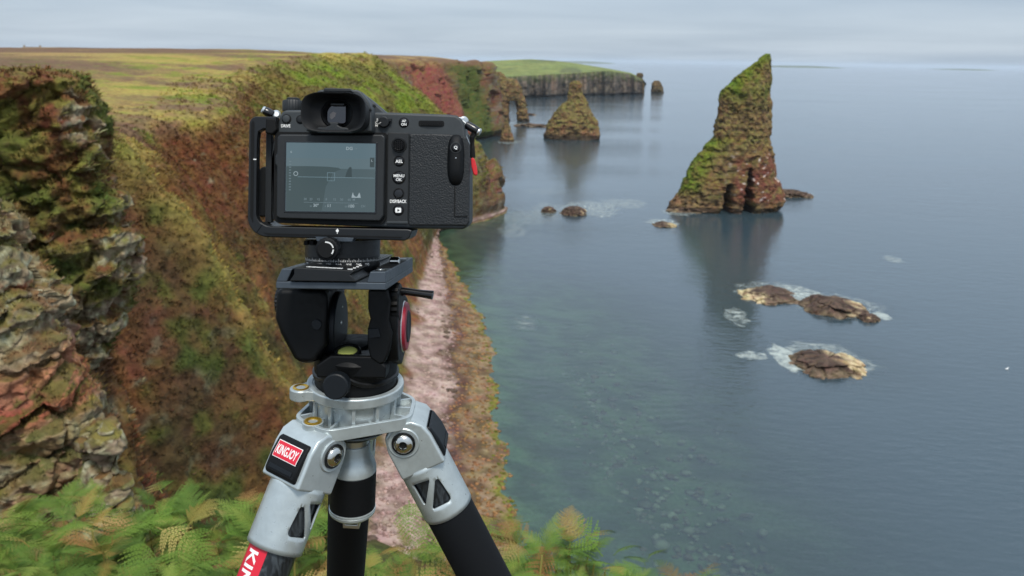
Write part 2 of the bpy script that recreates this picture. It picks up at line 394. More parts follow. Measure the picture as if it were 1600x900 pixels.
# seabed: slopes away from the shore under the clear shallows
sbY = np.linspace(60, 330, 160); sbd = np.linspace(-2, 120, 60)
SX = wline(sbY)[:, None]+sbd[None, :]; SYg = np.repeat(sbY[:, None], 60, 1)
SZ = np.interp(sbd, [-2, 0, 6, 25, 60, 120], [0.1, -0.05, -0.5, -1.3, -2.6, -5.0])[None, :]+0*SX
sb = np.stack([SX, SYg, SZ], -1).reshape(-1, 3)
sb[:, 2] += 0.25*fbm(sb/6, 3)*sstep(2, 12, np.tile(sbd, 160))
sbc = lerp3(np.tile(lin(122, 142, 102), (len(sb), 1)), lin(76, 96, 68), sstep(-0.2, 0.2, fbm(sb/5+8, 4)))
seabed = np_mesh('seabed', sb, grid_faces(160, 60)[:, ::-1], M_BEACH, col=sbc)
tag(seabed, 'green brown seabed sloping away under the shallow water', kind='structure')

# ------------------------------------------------------------------ free-standing rocks by horizontal slices
def slab_arrays(sil, Y, depth=0.7, nt=160, nz=160, amp=(1.2, 0.5, 0.2), sc=(9, 3, 1.0), block=0.0, bsc=(5, 5, 4.),
                strata=0.0, stsc=2.0, caves=(), sink=2.0, power=0.75, yoff=0.0, seed=0.0, dipx=0.0, skew=0.0):
    """sil: (pixel row, left, right) from top to foot, at forward distance Y; returns world vertices, faces"""
    sil = sorted(sil)
    py = np.array([s[0] for s in sil], float)
    zl = np.array([at((s[1]+s[2])/2, s[0], Y)[2] for s in sil])
    xl = np.array([at(s[1], s[0], Y)[0] for s in sil]); xr = np.array([at(s[2], s[0], Y)[0] for s in sil])
    o = np.argsort(zl); zl, xl, xr = zl[o], xl[o], xr[o]
    zz = np.concatenate([[zl[0]-sink], np.linspace(zl[0], zl[-1], nz)])
    a = np.interp(zz, zl, xl); b = np.interp(zz, zl, xr)
    if nz > 30:
        for _ in range(2):
            a[1:-1] = (a[:-2]+2*a[1:-1]+a[2:])/4; b[1:-1] = (b[:-2]+2*b[1:-1]+b[2:])/4
    xc, hw = (a+b)/2, (b-a)/2
    d0 = np.max(hw)*depth; hd = np.minimum(d0, hw*depth*1.0+d0*0.12)
    top = hd[-1]
    th = np.linspace(0, 2*math.pi, nt, endpoint=False)
    cx_ = np.sign(np.cos(th))*np.abs(np.cos(th))**power; sy_ = np.sign(np.sin(th))*np.abs(np.sin(th))**power
    X = xc[:, None]+hw[:, None]*cx_[None]; Yy = Y+yoff+hd[:, None]*sy_[None]; Z = np.repeat(zz[:, None], nt, 1)
    X = X+skew*(Yy-Y); Pq = np.stack([X, Yy, Z], -1)
    nrm = np.stack([np.cos(th)[None]*np.ones_like(X), np.sin(th)[None]*np.ones_like(X), 0*X], -1)
    Pf_ = Pq.reshape(-1, 3)+seed
    taper = np.minimum(1, (hw/ (0.25*np.max(hw)+1e-6)))[:, None].repeat(nt, 1).ravel()
    taper = 0.25+0.75*taper
    d = amp[0]*fbm(Pf_/sc[0], 3)+amp[1]*fbm(Pf_/sc[1]+9, 3, ridged=True)+amp[2]*fbm(Pf_/sc[2]+3, 3)
    if block:
        q = Pf_.copy(); q[:, 2] += dipx*q[:, 0]
        q = q+0.55*min(bsc)*np.stack([fbm(Pf_/(1.3*bsc[0])+k_*9, 3) for k_ in range(3)], -1)
        v, e = cells(q/np.array(bsc)); d = d+block*(v-0.5)-block*0.5*(1-sstep(0.0, 0.12, e))
    if strata:
        q = (Pf_[:, 2]+dipx*Pf_[:, 0]+0.4*fbm(Pf_/6, 2))/stsc
        li = np.floor(q).astype(np.int64); fq = q-li; ra = _perm[li & 511]/511.0; rb = _perm[(li+1) & 511]/511.0; tq = sstep(0.72, 1.0, fq)
        d = d+strata*2*(ra*(1-tq)+rb*tq-0.5)
    d = d-d.mean()
    d = d*taper
    Pq = Pq.reshape(-1, 3)+nrm.reshape(-1, 3)*d[:, None]
    for (cpx, cpy0, cpy1, wpx, dep) in caves:
        c0 = at(cpx, cpy0, Y); c1 = at(cpx, cpy1, Y); w = wpx/FPX*Y
        front = nrm.reshape(-1, 3)[:, 1] < 0.0
        zt = np.clip((Pq[:, 2]-c1[2])/(c0[2]-c1[2]), -1, 1.0)
        wob = fbm(np.stack([0*zt+cpx, 0*zt, Pq[:, 2]/2.5], -1), 3); edge_ = 0.6*fbm(Pq/1.6, 3)
        wid = w*(1-0.75*np.clip(zt, 0, 1)**1.5)*(1+0.5*wob)
        inn = (1-sstep(0.45, 1.0, np.abs(Pq[:, 0]-c1[0]-0.5*w*wob-0.25*w*zt)/wid+edge_))*(1-sstep(0.80, 1.0, zt+0.15*edge_))*front
        Pq[:, 1] += dep*inn
    F = grid_faces(nz+1, nt, True)
    tc_ = Pq.reshape(nz+1, nt, 3)[-1].mean(0); tc_[2] += 0.06*hw[-1]
    V = np.concatenate([Pq, [tc_]])
    cap = np.array([[nz*nt+j, nz*nt+(j+1) % nt, len(V)-1, len(V)-1] for j in range(nt)])
    Ng = grid_normals(np.concatenate([Pq.reshape(nz+1, nt, 3), Pq.reshape(nz+1, nt, 3)[:, :1]], 1))[:, :nt].reshape(-1, 3)
    if (Ng*nrm.reshape(-1, 3)).sum() < 0: Ng = -Ng
    Ng = np.concatenate([Ng, [[0, 0, 1]]])
    return V, F, cap, Ng
def rock_thing(name, V, F, cap, mat, col, label, cat, group=None, kind=None):
    base = np.array([V[:, 0].mean(), V[:, 1].mean(), max(V[:, 2].min(), -0.5)])
    c3 = cap[:, :3]
    allF = np.concatenate([F, np.stack([c3[:, 0], c3[:, 1], c3[:, 2], c3[:, 2]], -1)])
    me_f = F
    o = np_mesh(name, V-base, F, mat, col=col)
    bm = bmesh.new(); bm.from_mesh(o.data); bm.verts.ensure_lookup_table()
    for a_, b_, c_ in c3:
        f_ = bm.faces.new((bm.verts[int(a_)], bm.verts[int(b_)], bm.verts[int(c_)])); f_.smooth = True
    bm.to_mesh(o.data); bm.free()
    o.location = base
    return tag(o, label, cat, group, kind)
def stack_colour(V, N_, green=0.5, red=0.3, wetz=2.5, gx=None, sc=1.0):
    a = fbm(V/(6*sc)+3, 4); b = fbm(V/(2*sc)+13, 4); c = fbm(V/(0.8*sc)+23, 3)
    r = lerp3(np.tile(lin(132, 108, 72), (len(V), 1)), lin(98, 78, 56), sstep(-0.2, 0.25, b))
    r = lerp3(r, lin(122, 112, 88), sstep(0.05, 0.35, c)*0.6)
    r = lerp3(r, lin(132, 104, 58), sstep(0.1, 0.4, a)*0.4)
    r = lerp3(r, C_RED*0.75, sstep(-0.05, 0.3, a-b*0.3)*red)
    r = lerp3(r, C_DARK, sstep(0.15, 0.45, b-0.4*a)*0.6)
    g = sstep(0.12, 0.5, N_[:, 2]+0.25*b)*green*2
    r = lerp3(r, lerp3(np.tile(C_GREEN*0.72, (len(V), 1)), C_OLIVE*0.9, sstep(-0.2, 0.2, c)), np.clip(g, 0, 1)*sstep(wetz+1, wetz+4, V[:, 2]))
    w = 1-sstep(wetz*0.6, wetz, V[:, 2]+0.8*b)
    r = lerp3(r, lin(52, 44, 38), w*0.8)
    return r

# the tall stack in the bay
ys = on_z(1130, 331)[1]+7
sil = [(84, 1194, 1204), (88, 1188, 1204.5), (95, 1183, 1205), (99, 1176, 1205), (112, 1162, 1205), (126, 1146, 1205), (138, 1130, 1204), (150, 1126, 1204), (165, 1124, 1204),
       (190, 1120, 1203), (212, 1117, 1202), (219, 1112, 1202), (226, 1104, 1203), (236, 1097, 1208), (250, 1086, 1210), (262, 1078, 1211),
       (276, 1072, 1213), (290, 1066, 1220), (300, 1063, 1224), (310, 1056, 1226), (318, 1046, 1224), (325, 1043, 1215)]
V, F, cap, Ng = slab_arrays(sil, ys, depth=0.5, nt=260, nz=320, amp=(1.1, 0.9, 0.45), sc=(10, 3.5, 1.2), block=0.85, bsc=(3.2, 3.2, 9.), strata=0.16, stsc=1.3, skew=0.29,
                            caves=((1156, 256, 331, 9, 17.0), (1124, 280, 323, 9, 11.0)))
c = stack_colour(V, Ng, green=0.22, red=0.3)
ptop = at(1160, 130, ys); zrel = V[:, 2]; bb = fbm(V/3+2, 3)
xm = V[:, 0].min()
left = 1-sstep(0, 9, V[:, 0]-np.interp(zrel, [0, 25, 27, 48, 60], [xm+1, xm+13, xm+18, xm+22, xm+34]))
c = lerp3(c, lerp3(np.tile(C_GREEN*0.8, (len(V), 1)), C_OLIVE*0.9, sstep(-0.1, 0.3, bb)), left*sstep(5, 9, zrel)*(1-sstep(25, 30, zrel)*(1-sstep(40, 46, zrel)))*sstep(-0.45, 0.0, bb+0.3*Ng[:, 2]+0.2)*0.95)
up = sstep(36, 46, zrel)*sstep(-0.2, 0.15, fbm(V/5+9, 3))
c = lerp3(c, C_GREEN*0.7, up*0.5)
lowr = sstep(1130, 1160, V[:, 0]/V[:, 1]*FPX+800)*(1-sstep(19, 24, zrel))*sstep(3, 5, zrel)
c = lerp3(c, C_RED*0.5, lowr*sstep(-0.3, 0.1, bb)*0.75)
c = lerp3(c, lin(214, 198, 188), lowr*sstep(0.30, 0.42, fbm(V/2.2+60, 2))*0.8)
rock_thing('sea_stack', V, F, cap, M_STACK, c, 'tall pointed sea stack with grassy left flank and two dark caves at its foot', 'sea stack')

ym = on_z(893, 219)[1]+12
sil = [(126, 896, 904), (131, 892, 907), (140, 890, 910), (150, 888, 913), (158, 885, 916), (162, 878, 918), (170, 870, 921), (180, 864, 927), (190, 860, 932), (200, 854, 935), (213, 849, 938), (219, 851, 936)]
V, F, cap, Ng = slab_arrays(sil, ym, depth=0.6, nt=220, nz=220, amp=(2.0, 1.3, 0.6), sc=(12, 5, 2), block=1.2, bsc=(5, 5, 11.), strata=0.3, stsc=2.0, seed=50, skew=0.07)
rock_thing('sea_stack', V, F, cap, M_STACK, stack_colour(V, Ng, green=0.25, red=0.25, wetz=4), 'broad pyramid shaped sea stack standing farther out, beyond the camera', 'sea stack')

yp = on_z(793, 222)[1]+4
V, F, cap, Ng = slab_arrays([(186, 790, 793), (195, 787, 796), (205, 785, 798), (215, 783, 801), (222, 781, 804)], yp, 0.8, 90, 90, (0.7, 0.5, 0.3), (6, 3, 1), 0.8, (3, 3, 4.), seed=9)
rock_thing('sea_stack', V, F, cap, M_STACK, stack_colour(V, Ng, 0.1, 0.5, 2), 'small reddish pinnacle in front of the brown cliff end', 'sea stack')
yt = on_z(1027, 145)[1]
V, F, cap, Ng = slab_arrays([(126, 1022, 1030), (130, 1019, 1033), (136, 1018, 1035), (145, 1017, 1037)], yt, 0.8, 90, 70, (1.5, 1.0, 0.5), (9, 4, 2), 1.5, (6, 6, 6.), seed=19)
rock_thing('sea_stack', V, F, cap, M_FAR, stack_colour(V, Ng, 0.1, 0.1, 3, sc=2)*0.7, 'squat dark stack standing alone off the tip of the far headland', 'sea stack')
V, F, cap, Ng = slab_arrays([(114, 997, 1003), (118, 994, 1005), (122, 995, 1004), (134, 993, 1006), (150, 992, 1006)], yt-60, 0.8, 90, 70, (1.2, 1.0, 0.5), (9, 4, 2), 1.5, (6, 6, 6.), seed=29)
rock_thing('sea_stack', V, F, cap, M_FAR, stack_colour(V, Ng, 0.1, 0.1, 3, sc=2)*0.7, 'slim knobbed stack touching the tip of the far headland', 'sea stack')

# rock arch at the end of the brown cliffs: two legs and the bridge over the opening, one rock
ya = on_z(808, 189)[1]
arr = [slab_arrays([(112, 768, 782), (124, 765, 791), (138, 763, 796), (160, 762, 796), (190, 760, 796)], ya, 0.8, 90, 90, (1.5, .9, .4), (9, 4, 2), 1.6, (6, 6, 7.), seed=4),
       slab_arrays([(128, 801, 809), (136, 800, 814), (150, 803, 818), (165, 807, 822), (190, 808, 826)], ya, 0.9, 90, 90, (1.2, .9, .4), (9, 4, 2), 1.4, (6, 6, 7.), seed=14),
       slab_arrays([(123, 784, 805), (132, 780, 812), (145, 778, 814), (157, 788, 813)], ya, 0.7, 90, 60, (1.0, .8, .4), (9, 4, 2), 1.2, (6, 6, 7.), sink=0.0, seed=24)]
off = 0; Vs, Fs, Cs, Ns = [], [], [], []
for V, F, cap, Ng in arr:
    Vs.append(V); Fs.append(F+off); Cs.append(cap+off); Ns.append(Ng); off += len(V)
V = np.concatenate(Vs)
rock_thing('rock_arch', V, np.concatenate(Fs), np.concatenate(Cs), M_STACK, stack_colour(V, np.concatenate(Ns), 0.15, 0.4, 3), 'brown rock promontory pierced by a small sea arch', 'rock arch')

# skerries and low rocks
def skerry(sil_px, label, tone=0, amp=1.0, depth=0.9, kind='skerry', sd=0.0):
    """sil_px: (left, right, top row, waterline row)"""
    l, r, t, b = sil_px
    Yc = on_z((l+r)/2, b)[1]; h = b-t; w = r-l
    dpx = w/FPX*Yc
    sil_ = [(b-0.30*h-0.02*k, l, r) for k in (0,)]
    cxm = (l+r)/2
    sil_ = [(b, l, r), (b-0.12*h, l+0.03*w, r-0.03*w), (b-0.24*h, l+0.10*w, r-0.08*w), (b-0.36*h, l+0.2*w, r-0.2*w), (b-0.44*h, l+0.34*w, r-0.36*w)]
    s = dpx/12.0*amp
    V, F, cap, Ng = slab_arrays(sil_, Yc+dpx*depth*0.5*0.6, depth, 130, 46, (1.3*s, 0.8*s, 0.35*s), (5*s+.5, 2.2*s+.3, .8*s+.2), 1.7*s, (3.4*s+.2, 3.0*s+.2, 1.2*s+.2), sink=1.5, seed=sd, power=0.75)
    V[:, 2] += 0.5*s*fbm(V/(3.0*s+.3)+sd, 3)*sstep(0.2, 0.8, V[:, 2])
    n = fbm(V/(2.6*s+.3)+sd, 3); m = fbm(V/(0.9*s+.2)+sd+4, 3)
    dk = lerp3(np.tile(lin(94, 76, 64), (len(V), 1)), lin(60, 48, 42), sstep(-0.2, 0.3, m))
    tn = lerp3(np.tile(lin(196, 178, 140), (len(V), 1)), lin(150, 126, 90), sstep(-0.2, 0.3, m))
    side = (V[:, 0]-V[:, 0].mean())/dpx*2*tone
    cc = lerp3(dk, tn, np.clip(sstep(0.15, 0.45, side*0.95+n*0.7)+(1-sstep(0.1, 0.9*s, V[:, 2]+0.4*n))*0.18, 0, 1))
    return rock_thing(kind, V, F, cap, M_ROCK, cc, label, 'rock')
skerry((1150, 1248, 434, 470), 'left one of the two rocks in a row, half tan and half dark', -0.9, sd=1)
skerry((1252, 1352, 440, 490), 'largest dark brown rock in the water, between a tan rock and a small stub', 0.35, sd=2)
skerry((1343, 1374, 478, 502), 'small dark rock stub at the right end of the row, with white water beside it', 0.0, sd=3)
skerry((1232, 1357, 526, 582), 'nearest rock in the water, dark on its left and cream on its right', 0.8, sd=4)
skerry((845, 868, 312, 332), 'small round brown rock near the headland cliff', 0.0, sd=5)
skerry((876, 918, 308, 336), 'pointed brown rock to the right of a small round one', 0.0, sd=6)
skerry((1018, 1056, 340, 354), 'low pale rock awash to the left of the tall stack', 0.9, sd=7)
skerry((1206, 1266, 284, 308), 'low brown ledge running right from the foot of the tall stack', -0.2, depth=0.5, sd=8)
skerry((1040, 1112, 312, 332), 'flat brown ledge at the left foot of the tall stack', -0.1, depth=0.4, sd=9)
skerry((800, 862, 188, 198), 'thin flat reef between the arch and the pyramid stack', 0.0, depth=0.35, sd=10)
skerry((812, 838, 172, 180), 'thin dark reef off the foot of the arch', 0.0, depth=0.4, sd=11)

# far headland: green fields above dark cliffs
hu = np.linspace(725, 1004, 150)
foot = np.interp(hu, [725, 820, 900, 1004], [158, 153, 150, 148]); ctop = np.interp(hu, [725, 770, 830, 900, 950, 985, 1004], [122, 121, 118, 114, 110.5, 115, 124])
rid = np.interp(hu, [725, 760, 800, 830, 870, 900, 950, 985, 1004], [99, 95.5, 93.5, 92.5, 95.0, 99, 107, 113.5, 123])
rows = []
for k, u_ in enumerate(hu):
    w0 = on_z(u_, foot[k]); Yw = w0[1]+12*math.sin(u_*0.13)+8*math.sin(u_*0.41)
    x0 = (u_-800)/FPX*Yw/ math.cos(0)
    pt = at(u_, ctop[k], Yw+14); pm = at(u_, 0.5*ctop[k]+0.5*rid[k], Yw+190); pr_ = at(u_, rid[k], Yw+430)
    pw = np.array([at(u_, foot[k], Yw)[0], Yw, -1.0]); pf_ = np.array([pw[0], Yw+3, 3.0])
    ctrl = np.array([pw, pf_, pt, pm, pr_, pr_+np.array([pr_[0]*0.3, 420, -30])])
    tt = np.array([0, 1, 2, 3, 4, 5.]); s_ = np.concatenate([np.linspace(0, 1, 4), np.linspace(1, 2, 34)[1:], np.linspace(2, 4, 40)[1:], [4.5, 5]])
    rows.append(np.stack([np.interp(s_, tt, ctrl[:, i]) for i in range(3)], -1))
H = np.array(rows); sH = np.repeat(s_[None], len(hu), 0).ravel(); Hf = H.reshape(-1, 3)
face = sstep(0.5, 1.0, sH)*(1-sstep(1.8, 2.05, sH))
Hf = Hf+np.stack([0*face, -face*(5.5*fbm(np.stack([Hf[:, 0]/22, Hf[:, 1]/60, Hf[:, 2]/60], -1), 3, ridged=True)+4*fbm(Hf/6, 3)), 0*face], -1)
a = fbm(Hf/40, 4); b = fbm(Hf/9, 4)
hc = lerp3(np.tile(lin(120, 128, 72), (len(Hf), 1)), lin(102, 110, 62), sstep(-0.2, 0.3, a))
hc = lerp3(hc, lin(84, 88, 62), sstep(0.18, 0.3, fbm(np.stack([Hf[:, 0]/70, Hf[:, 1]/300, Hf[:, 2]/30], -1)+3, 3))*0.7)
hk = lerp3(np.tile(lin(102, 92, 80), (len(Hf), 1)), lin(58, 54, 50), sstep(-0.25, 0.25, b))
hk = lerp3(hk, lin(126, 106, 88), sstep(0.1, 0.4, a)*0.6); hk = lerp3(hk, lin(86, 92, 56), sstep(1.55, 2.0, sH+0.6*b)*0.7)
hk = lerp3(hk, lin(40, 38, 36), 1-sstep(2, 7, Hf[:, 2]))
hc = lerp3(hc, hk, 1-sstep(1.9, 2.12, sH+0.1*b))
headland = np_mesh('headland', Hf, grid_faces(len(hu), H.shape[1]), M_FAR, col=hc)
tag(headland, 'far headland with green fields above dark cliffs', kind='structure')

# low land on the horizon
def island(px0, px1, Yd, prof, label, peak):
    n = 80; us = np.linspace(px0, px1, n); x = np.array([at(u_, 90, Yd)[0] for u_ in us]); t = np.linspace(0, 1, n)
    hh = peak*np.sin(np.pi*np.clip(t, 0.0, 1))**0.5*(0.75+0.5*fbm(np.stack([x/2500, 0*x, 0*x+prof], -1), 4))
    hh = np.maximum(hh, 0); v = []
    for dyy, k in ((-500, 0.0), (-200, 0.8), (0, 1.0), (700, 0.9), (1500, 0.0)):
        v.append(np.stack([x, np.full(n, Yd+dyy), hh*k-1.5*(k == 0)], -1))
    v = np.array(v)
    o = np_mesh('island', v.reshape(-1, 3), grid_faces(5, n), M_ISLE)
    return tag(o, label, kind='structure')
M_ISLE = plain('island_grass', lin(92, 100, 76), 0.95)
island(-60, 400, 15000, 1.0, 'long low island on the horizon behind the moor', 88)
island(380, 700, 17500, 2.0, 'faint low island on the horizon above the green brow', 80)
island(850, 960, 16000, 3.0, 'faint low island on the horizon right of the far headland', 60)
island(1206, 1310, 12500, 4.0, 'thin dark island on the horizon right of the tall stack', 34)
island(1512, 1540, 12500, 5.0, 'tiny dark islet on the horizon near the right edge', 24)

# ------------------------------------------------------------------ sea
ang = np.linspace(rad(-62), rad(62), 340); rr = np.exp(np.linspace(math.log(30), math.log(42000), 360))
A, R_ = np.meshgrid(ang, rr, indexing='ij')
W = np.stack([np.sin(A)*R_, np.cos(A)*R_, 0*A], -1).reshape(-1, 3)
dsh = W[:, 0]-wline(np.clip(W[:, 1], 10, 880))
clar = 0.85*np.exp(-np.clip(dsh, 0, None)/20.0)*(1-sstep(255, 330, W[:, 1]))
clar = np.maximum(clar, 0.62*np.exp(-((dsh-18)/26)**2)*(1-sstep(170, 235, W[:, 1])))
for (sx, sy, sr) in ((1295, 560, 14), (1230, 455, 10), (1320, 478, 10)):
    p = on_z(sx, sy); clar = np.maximum(clar, 0.35*np.exp(-((W[:, 0]-p[0])**2+(W[:, 1]-p[1])**2)/sr**2))
m, t, b = new_mat('sea_water'); ln = t.links.new; t.nodes.remove(b)
outm = t.nodes['Material Output']
tcn = t.nodes.new('ShaderNodeTexCoord')
mp = t.nodes.new('ShaderNodeMapping'); mp.inputs['Rotation'].default_value = (0, 0, rad(28)); mp.inputs['Scale'].default_value = (0.55, 1.25, 1)
ln(tcn.outputs['Object'], mp.inputs['Vector'])
w1 = t.nodes.new('ShaderNodeTexNoise'); w1.inputs['Scale'].default_value = 0.55; w1.inputs['Detail'].default_value = 5; w1.inputs['Roughness'].default_value = 0.55
w2 = t.nodes.new('ShaderNodeTexNoise'); w2.inputs['Scale'].default_value = 0.12; w2.inputs['Detail'].default_value = 3
for n in (w1, w2): ln(mp.outputs[0], n.inputs['Vector'])
b1 = t.nodes.new('ShaderNodeBump'); b1.inputs['Strength'].default_value = 0.6; b1.inputs['Distance'].default_value = 0.24; ln(w1.outputs['Fac'], b1.inputs['Height'])
b2 = t.nodes.new('ShaderNodeBump'); b2.inputs['Strength'].default_value = 0.5; b2.inputs['Distance'].default_value = 0.16; ln(w2.outputs['Fac'], b2.inputs['Height']); ln(b1.outputs[0], b2.inputs['Normal'])
# wind patches: wide streaks of calmer and rougher water
mp3 = t.nodes.new('ShaderNodeMapping'); mp3.inputs['Scale'].default_value = (0.0035, 0.011, 1); mp3.inputs['Rotation'].default_value = (0, 0, rad(-8)); ln(tcn.outputs['Object'], mp3.inputs['Vector'])
w3 = t.nodes.new('ShaderNodeTexNoise'); w3.inputs['Scale'].default_value = 1.0; w3.inputs['Detail'].default_value = 5; ln(mp3.outputs[0], w3.inputs['Vector'])
mr = t.nodes.new('ShaderNodeMapRange'); mr.inputs['From Min'].default_value = 0.35; mr.inputs['From Max'].default_value = 0.65; mr.inputs['To Min'].default_value = 0.12; mr.inputs['To Max'].default_value = 1.0
ln(w3.outputs['Fac'], mr.inputs['Value']); ln(mr.outputs[0], b1.inputs['Strength'])
fz = t.nodes.new('ShaderNodeFresnel'); fz.inputs['IOR'].default_value = 1.65; ln(b2.outputs[0], fz.inputs['Normal'])
gl = t.nodes.new('ShaderNodeBsdfGlossy'); gl.inputs['Roughness'].default_value = 0.10; gl.inputs['Color'].default_value = (0.95, 0.97, 1, 1); ln(b2.outputs[0], gl.inputs['Normal'])
df = t.nodes.new('ShaderNodeBsdfDiffuse'); df.inputs['Color'].default_value = (0.036, 0.060, 0.073, 1)
tr = t.nodes.new('ShaderNodeBsdfTransparent'); tr.inputs['Color'].default_value = (0.62, 0.80, 0.74, 1)
ca = t.nodes.new('ShaderNodeAttribute'); ca.attribute_name = 'clarity'
mx1 = t.nodes.new('ShaderNodeMixShader'); ln(ca.outputs['Fac'], mx1.inputs[0]); ln(df.outputs[0], mx1.inputs[1]); ln(tr.outputs[0], mx1.inputs[2])
mx2 = t.nodes.new('ShaderNodeMixShader'); ln(fz.outputs[0], mx2.inputs[0]); ln(mx1.outputs[0], mx2.inputs[1]); ln(gl.outputs[0], mx2.inputs[2])
ln(mx2.outputs[0], outm.inputs['Surface'])
sea = np_mesh('sea', W, grid_faces(340, 360)[:, ::-1], m, attrs={'clarity': clar})
tag(sea, 'calm grey blue sea reaching the horizon', kind='structure')

# foam: ragged thin sheets of white water floating by the rocks
m, t, b = new_mat('foam'); ln = t.links.new
b.inputs['Base Color'].default_value = (0.60, 0.66, 0.61, 1); b.inputs['Roughness'].default_value = 0.9
ca = t.nodes.new('ShaderNodeAttribute'); ca.attribute_name = 'edge'
tcn = t.nodes.new('ShaderNodeTexCoord'); nz_ = t.nodes.new('ShaderNodeTexNoise'); nz_.inputs['Scale'].default_value = 0.7; nz_.inputs['Detail'].default_value = 6; ln(tcn.outputs['Object'], nz_.inputs['Vector'])
ad = t.nodes.new('ShaderNodeMath'); ad.operation = 'MULTIPLY_ADD'; ln(nz_.outputs['Fac'], ad.inputs[0]); ad.inputs[1].default_value = 1.5; ad.inputs[2].default_value = -1.0
sm = t.nodes.new('ShaderNodeMath'); sm.operation = 'ADD'; ln(ad.outputs[0], sm.inputs[0]); ln(ca.outputs['Fac'], sm.inputs[1])
mu = t.nodes.new('ShaderNodeMath'); mu.operation = 'MULTIPLY'; ln(sm.outputs[0], mu.inputs[0]); mu.inputs[1].default_value = 0.85; mu.use_clamp = True
ln(mu.outputs[0], b.inputs['Alpha'])
FO = [(1290, 560, 74, 25, .55), (1228, 560, 20, 22, .9), (1205, 456, 56, 16, .45), (1250, 462, 40, 16, .7), (1310, 478, 62, 18, .45), (1378, 494, 12, 7, .9), (1150, 496, 16, 14, .5), (1152, 489, 12, 8, .55),
      (1175, 556, 22, 7, .7), (1397, 406, 13, 6, .5), (1036, 348, 24, 6, .6), (975, 318, 36, 8, .45), (925, 326, 46, 12, .5), (860, 328, 30, 11, .4), (830, 340, 40, 12, .35), (800, 360, 26, 12, .35),
      (1262, 304, 10, 3, .5), (1060, 332, 24, 5, .5), (1212, 305, 14, 3, .5), (815, 195, 20, 3, .4), (796, 222, 18, 3, .5), (822, 505, 18, 11, .35), (850, 300, 30, 6, .3)]
fv, ff, fe = [], [], []
rs = np.random.RandomState(3)
for k, (px, py, rx, ry, dens) in enumerate(FO):
    c = on_z(px, py); ex = on_z(px+rx, py)[0]-c[0]; ey = abs(on_z(px, py-ry)[1]-on_z(px, py+ry)[1])/2
    th = np.linspace(0, 2*math.pi, 40, endpoint=False); base = len(fv)
    rn = 1+0.5*fbm(np.stack([np.cos(th)*1.5+k*7, np.sin(th)*1.5, 0*th], -1), 3)
    fv.append((c[0], c[1], 0.03+0.002*k)); fe.append(dens)
    for f_ in (0.55, 0.92, 1.22):
        for j in range(40):
            fv.append((c[0]+ex*f_*rn[j]*math.cos(th[j]), c[1]+ey*f_*rn[j]*math.sin(th[j]), 0.03+0.002*k)); fe.append(dens*(0.8 if f_ < 1 else 0)-(0.0 if f_ < 1 else 0.25))
    for j in range(40):
        j2 = (j+1) % 40
        ff.append((base, base+1+j, base+1+j2))
        for b_ in (base, base+40): ff.append((b_+1+j, b_+41+j, b_+41+j2)); ff.append((b_+1+j, b_+41+j2, b_+1+j2))
foam = np_mesh('sea_foam', np.array(fv), np.array(ff), m, attrs={'edge': np.array(fe)})
tag(foam, 'patches of pale foam drifting round the rocks and inshore', 'foam', kind='stuff')

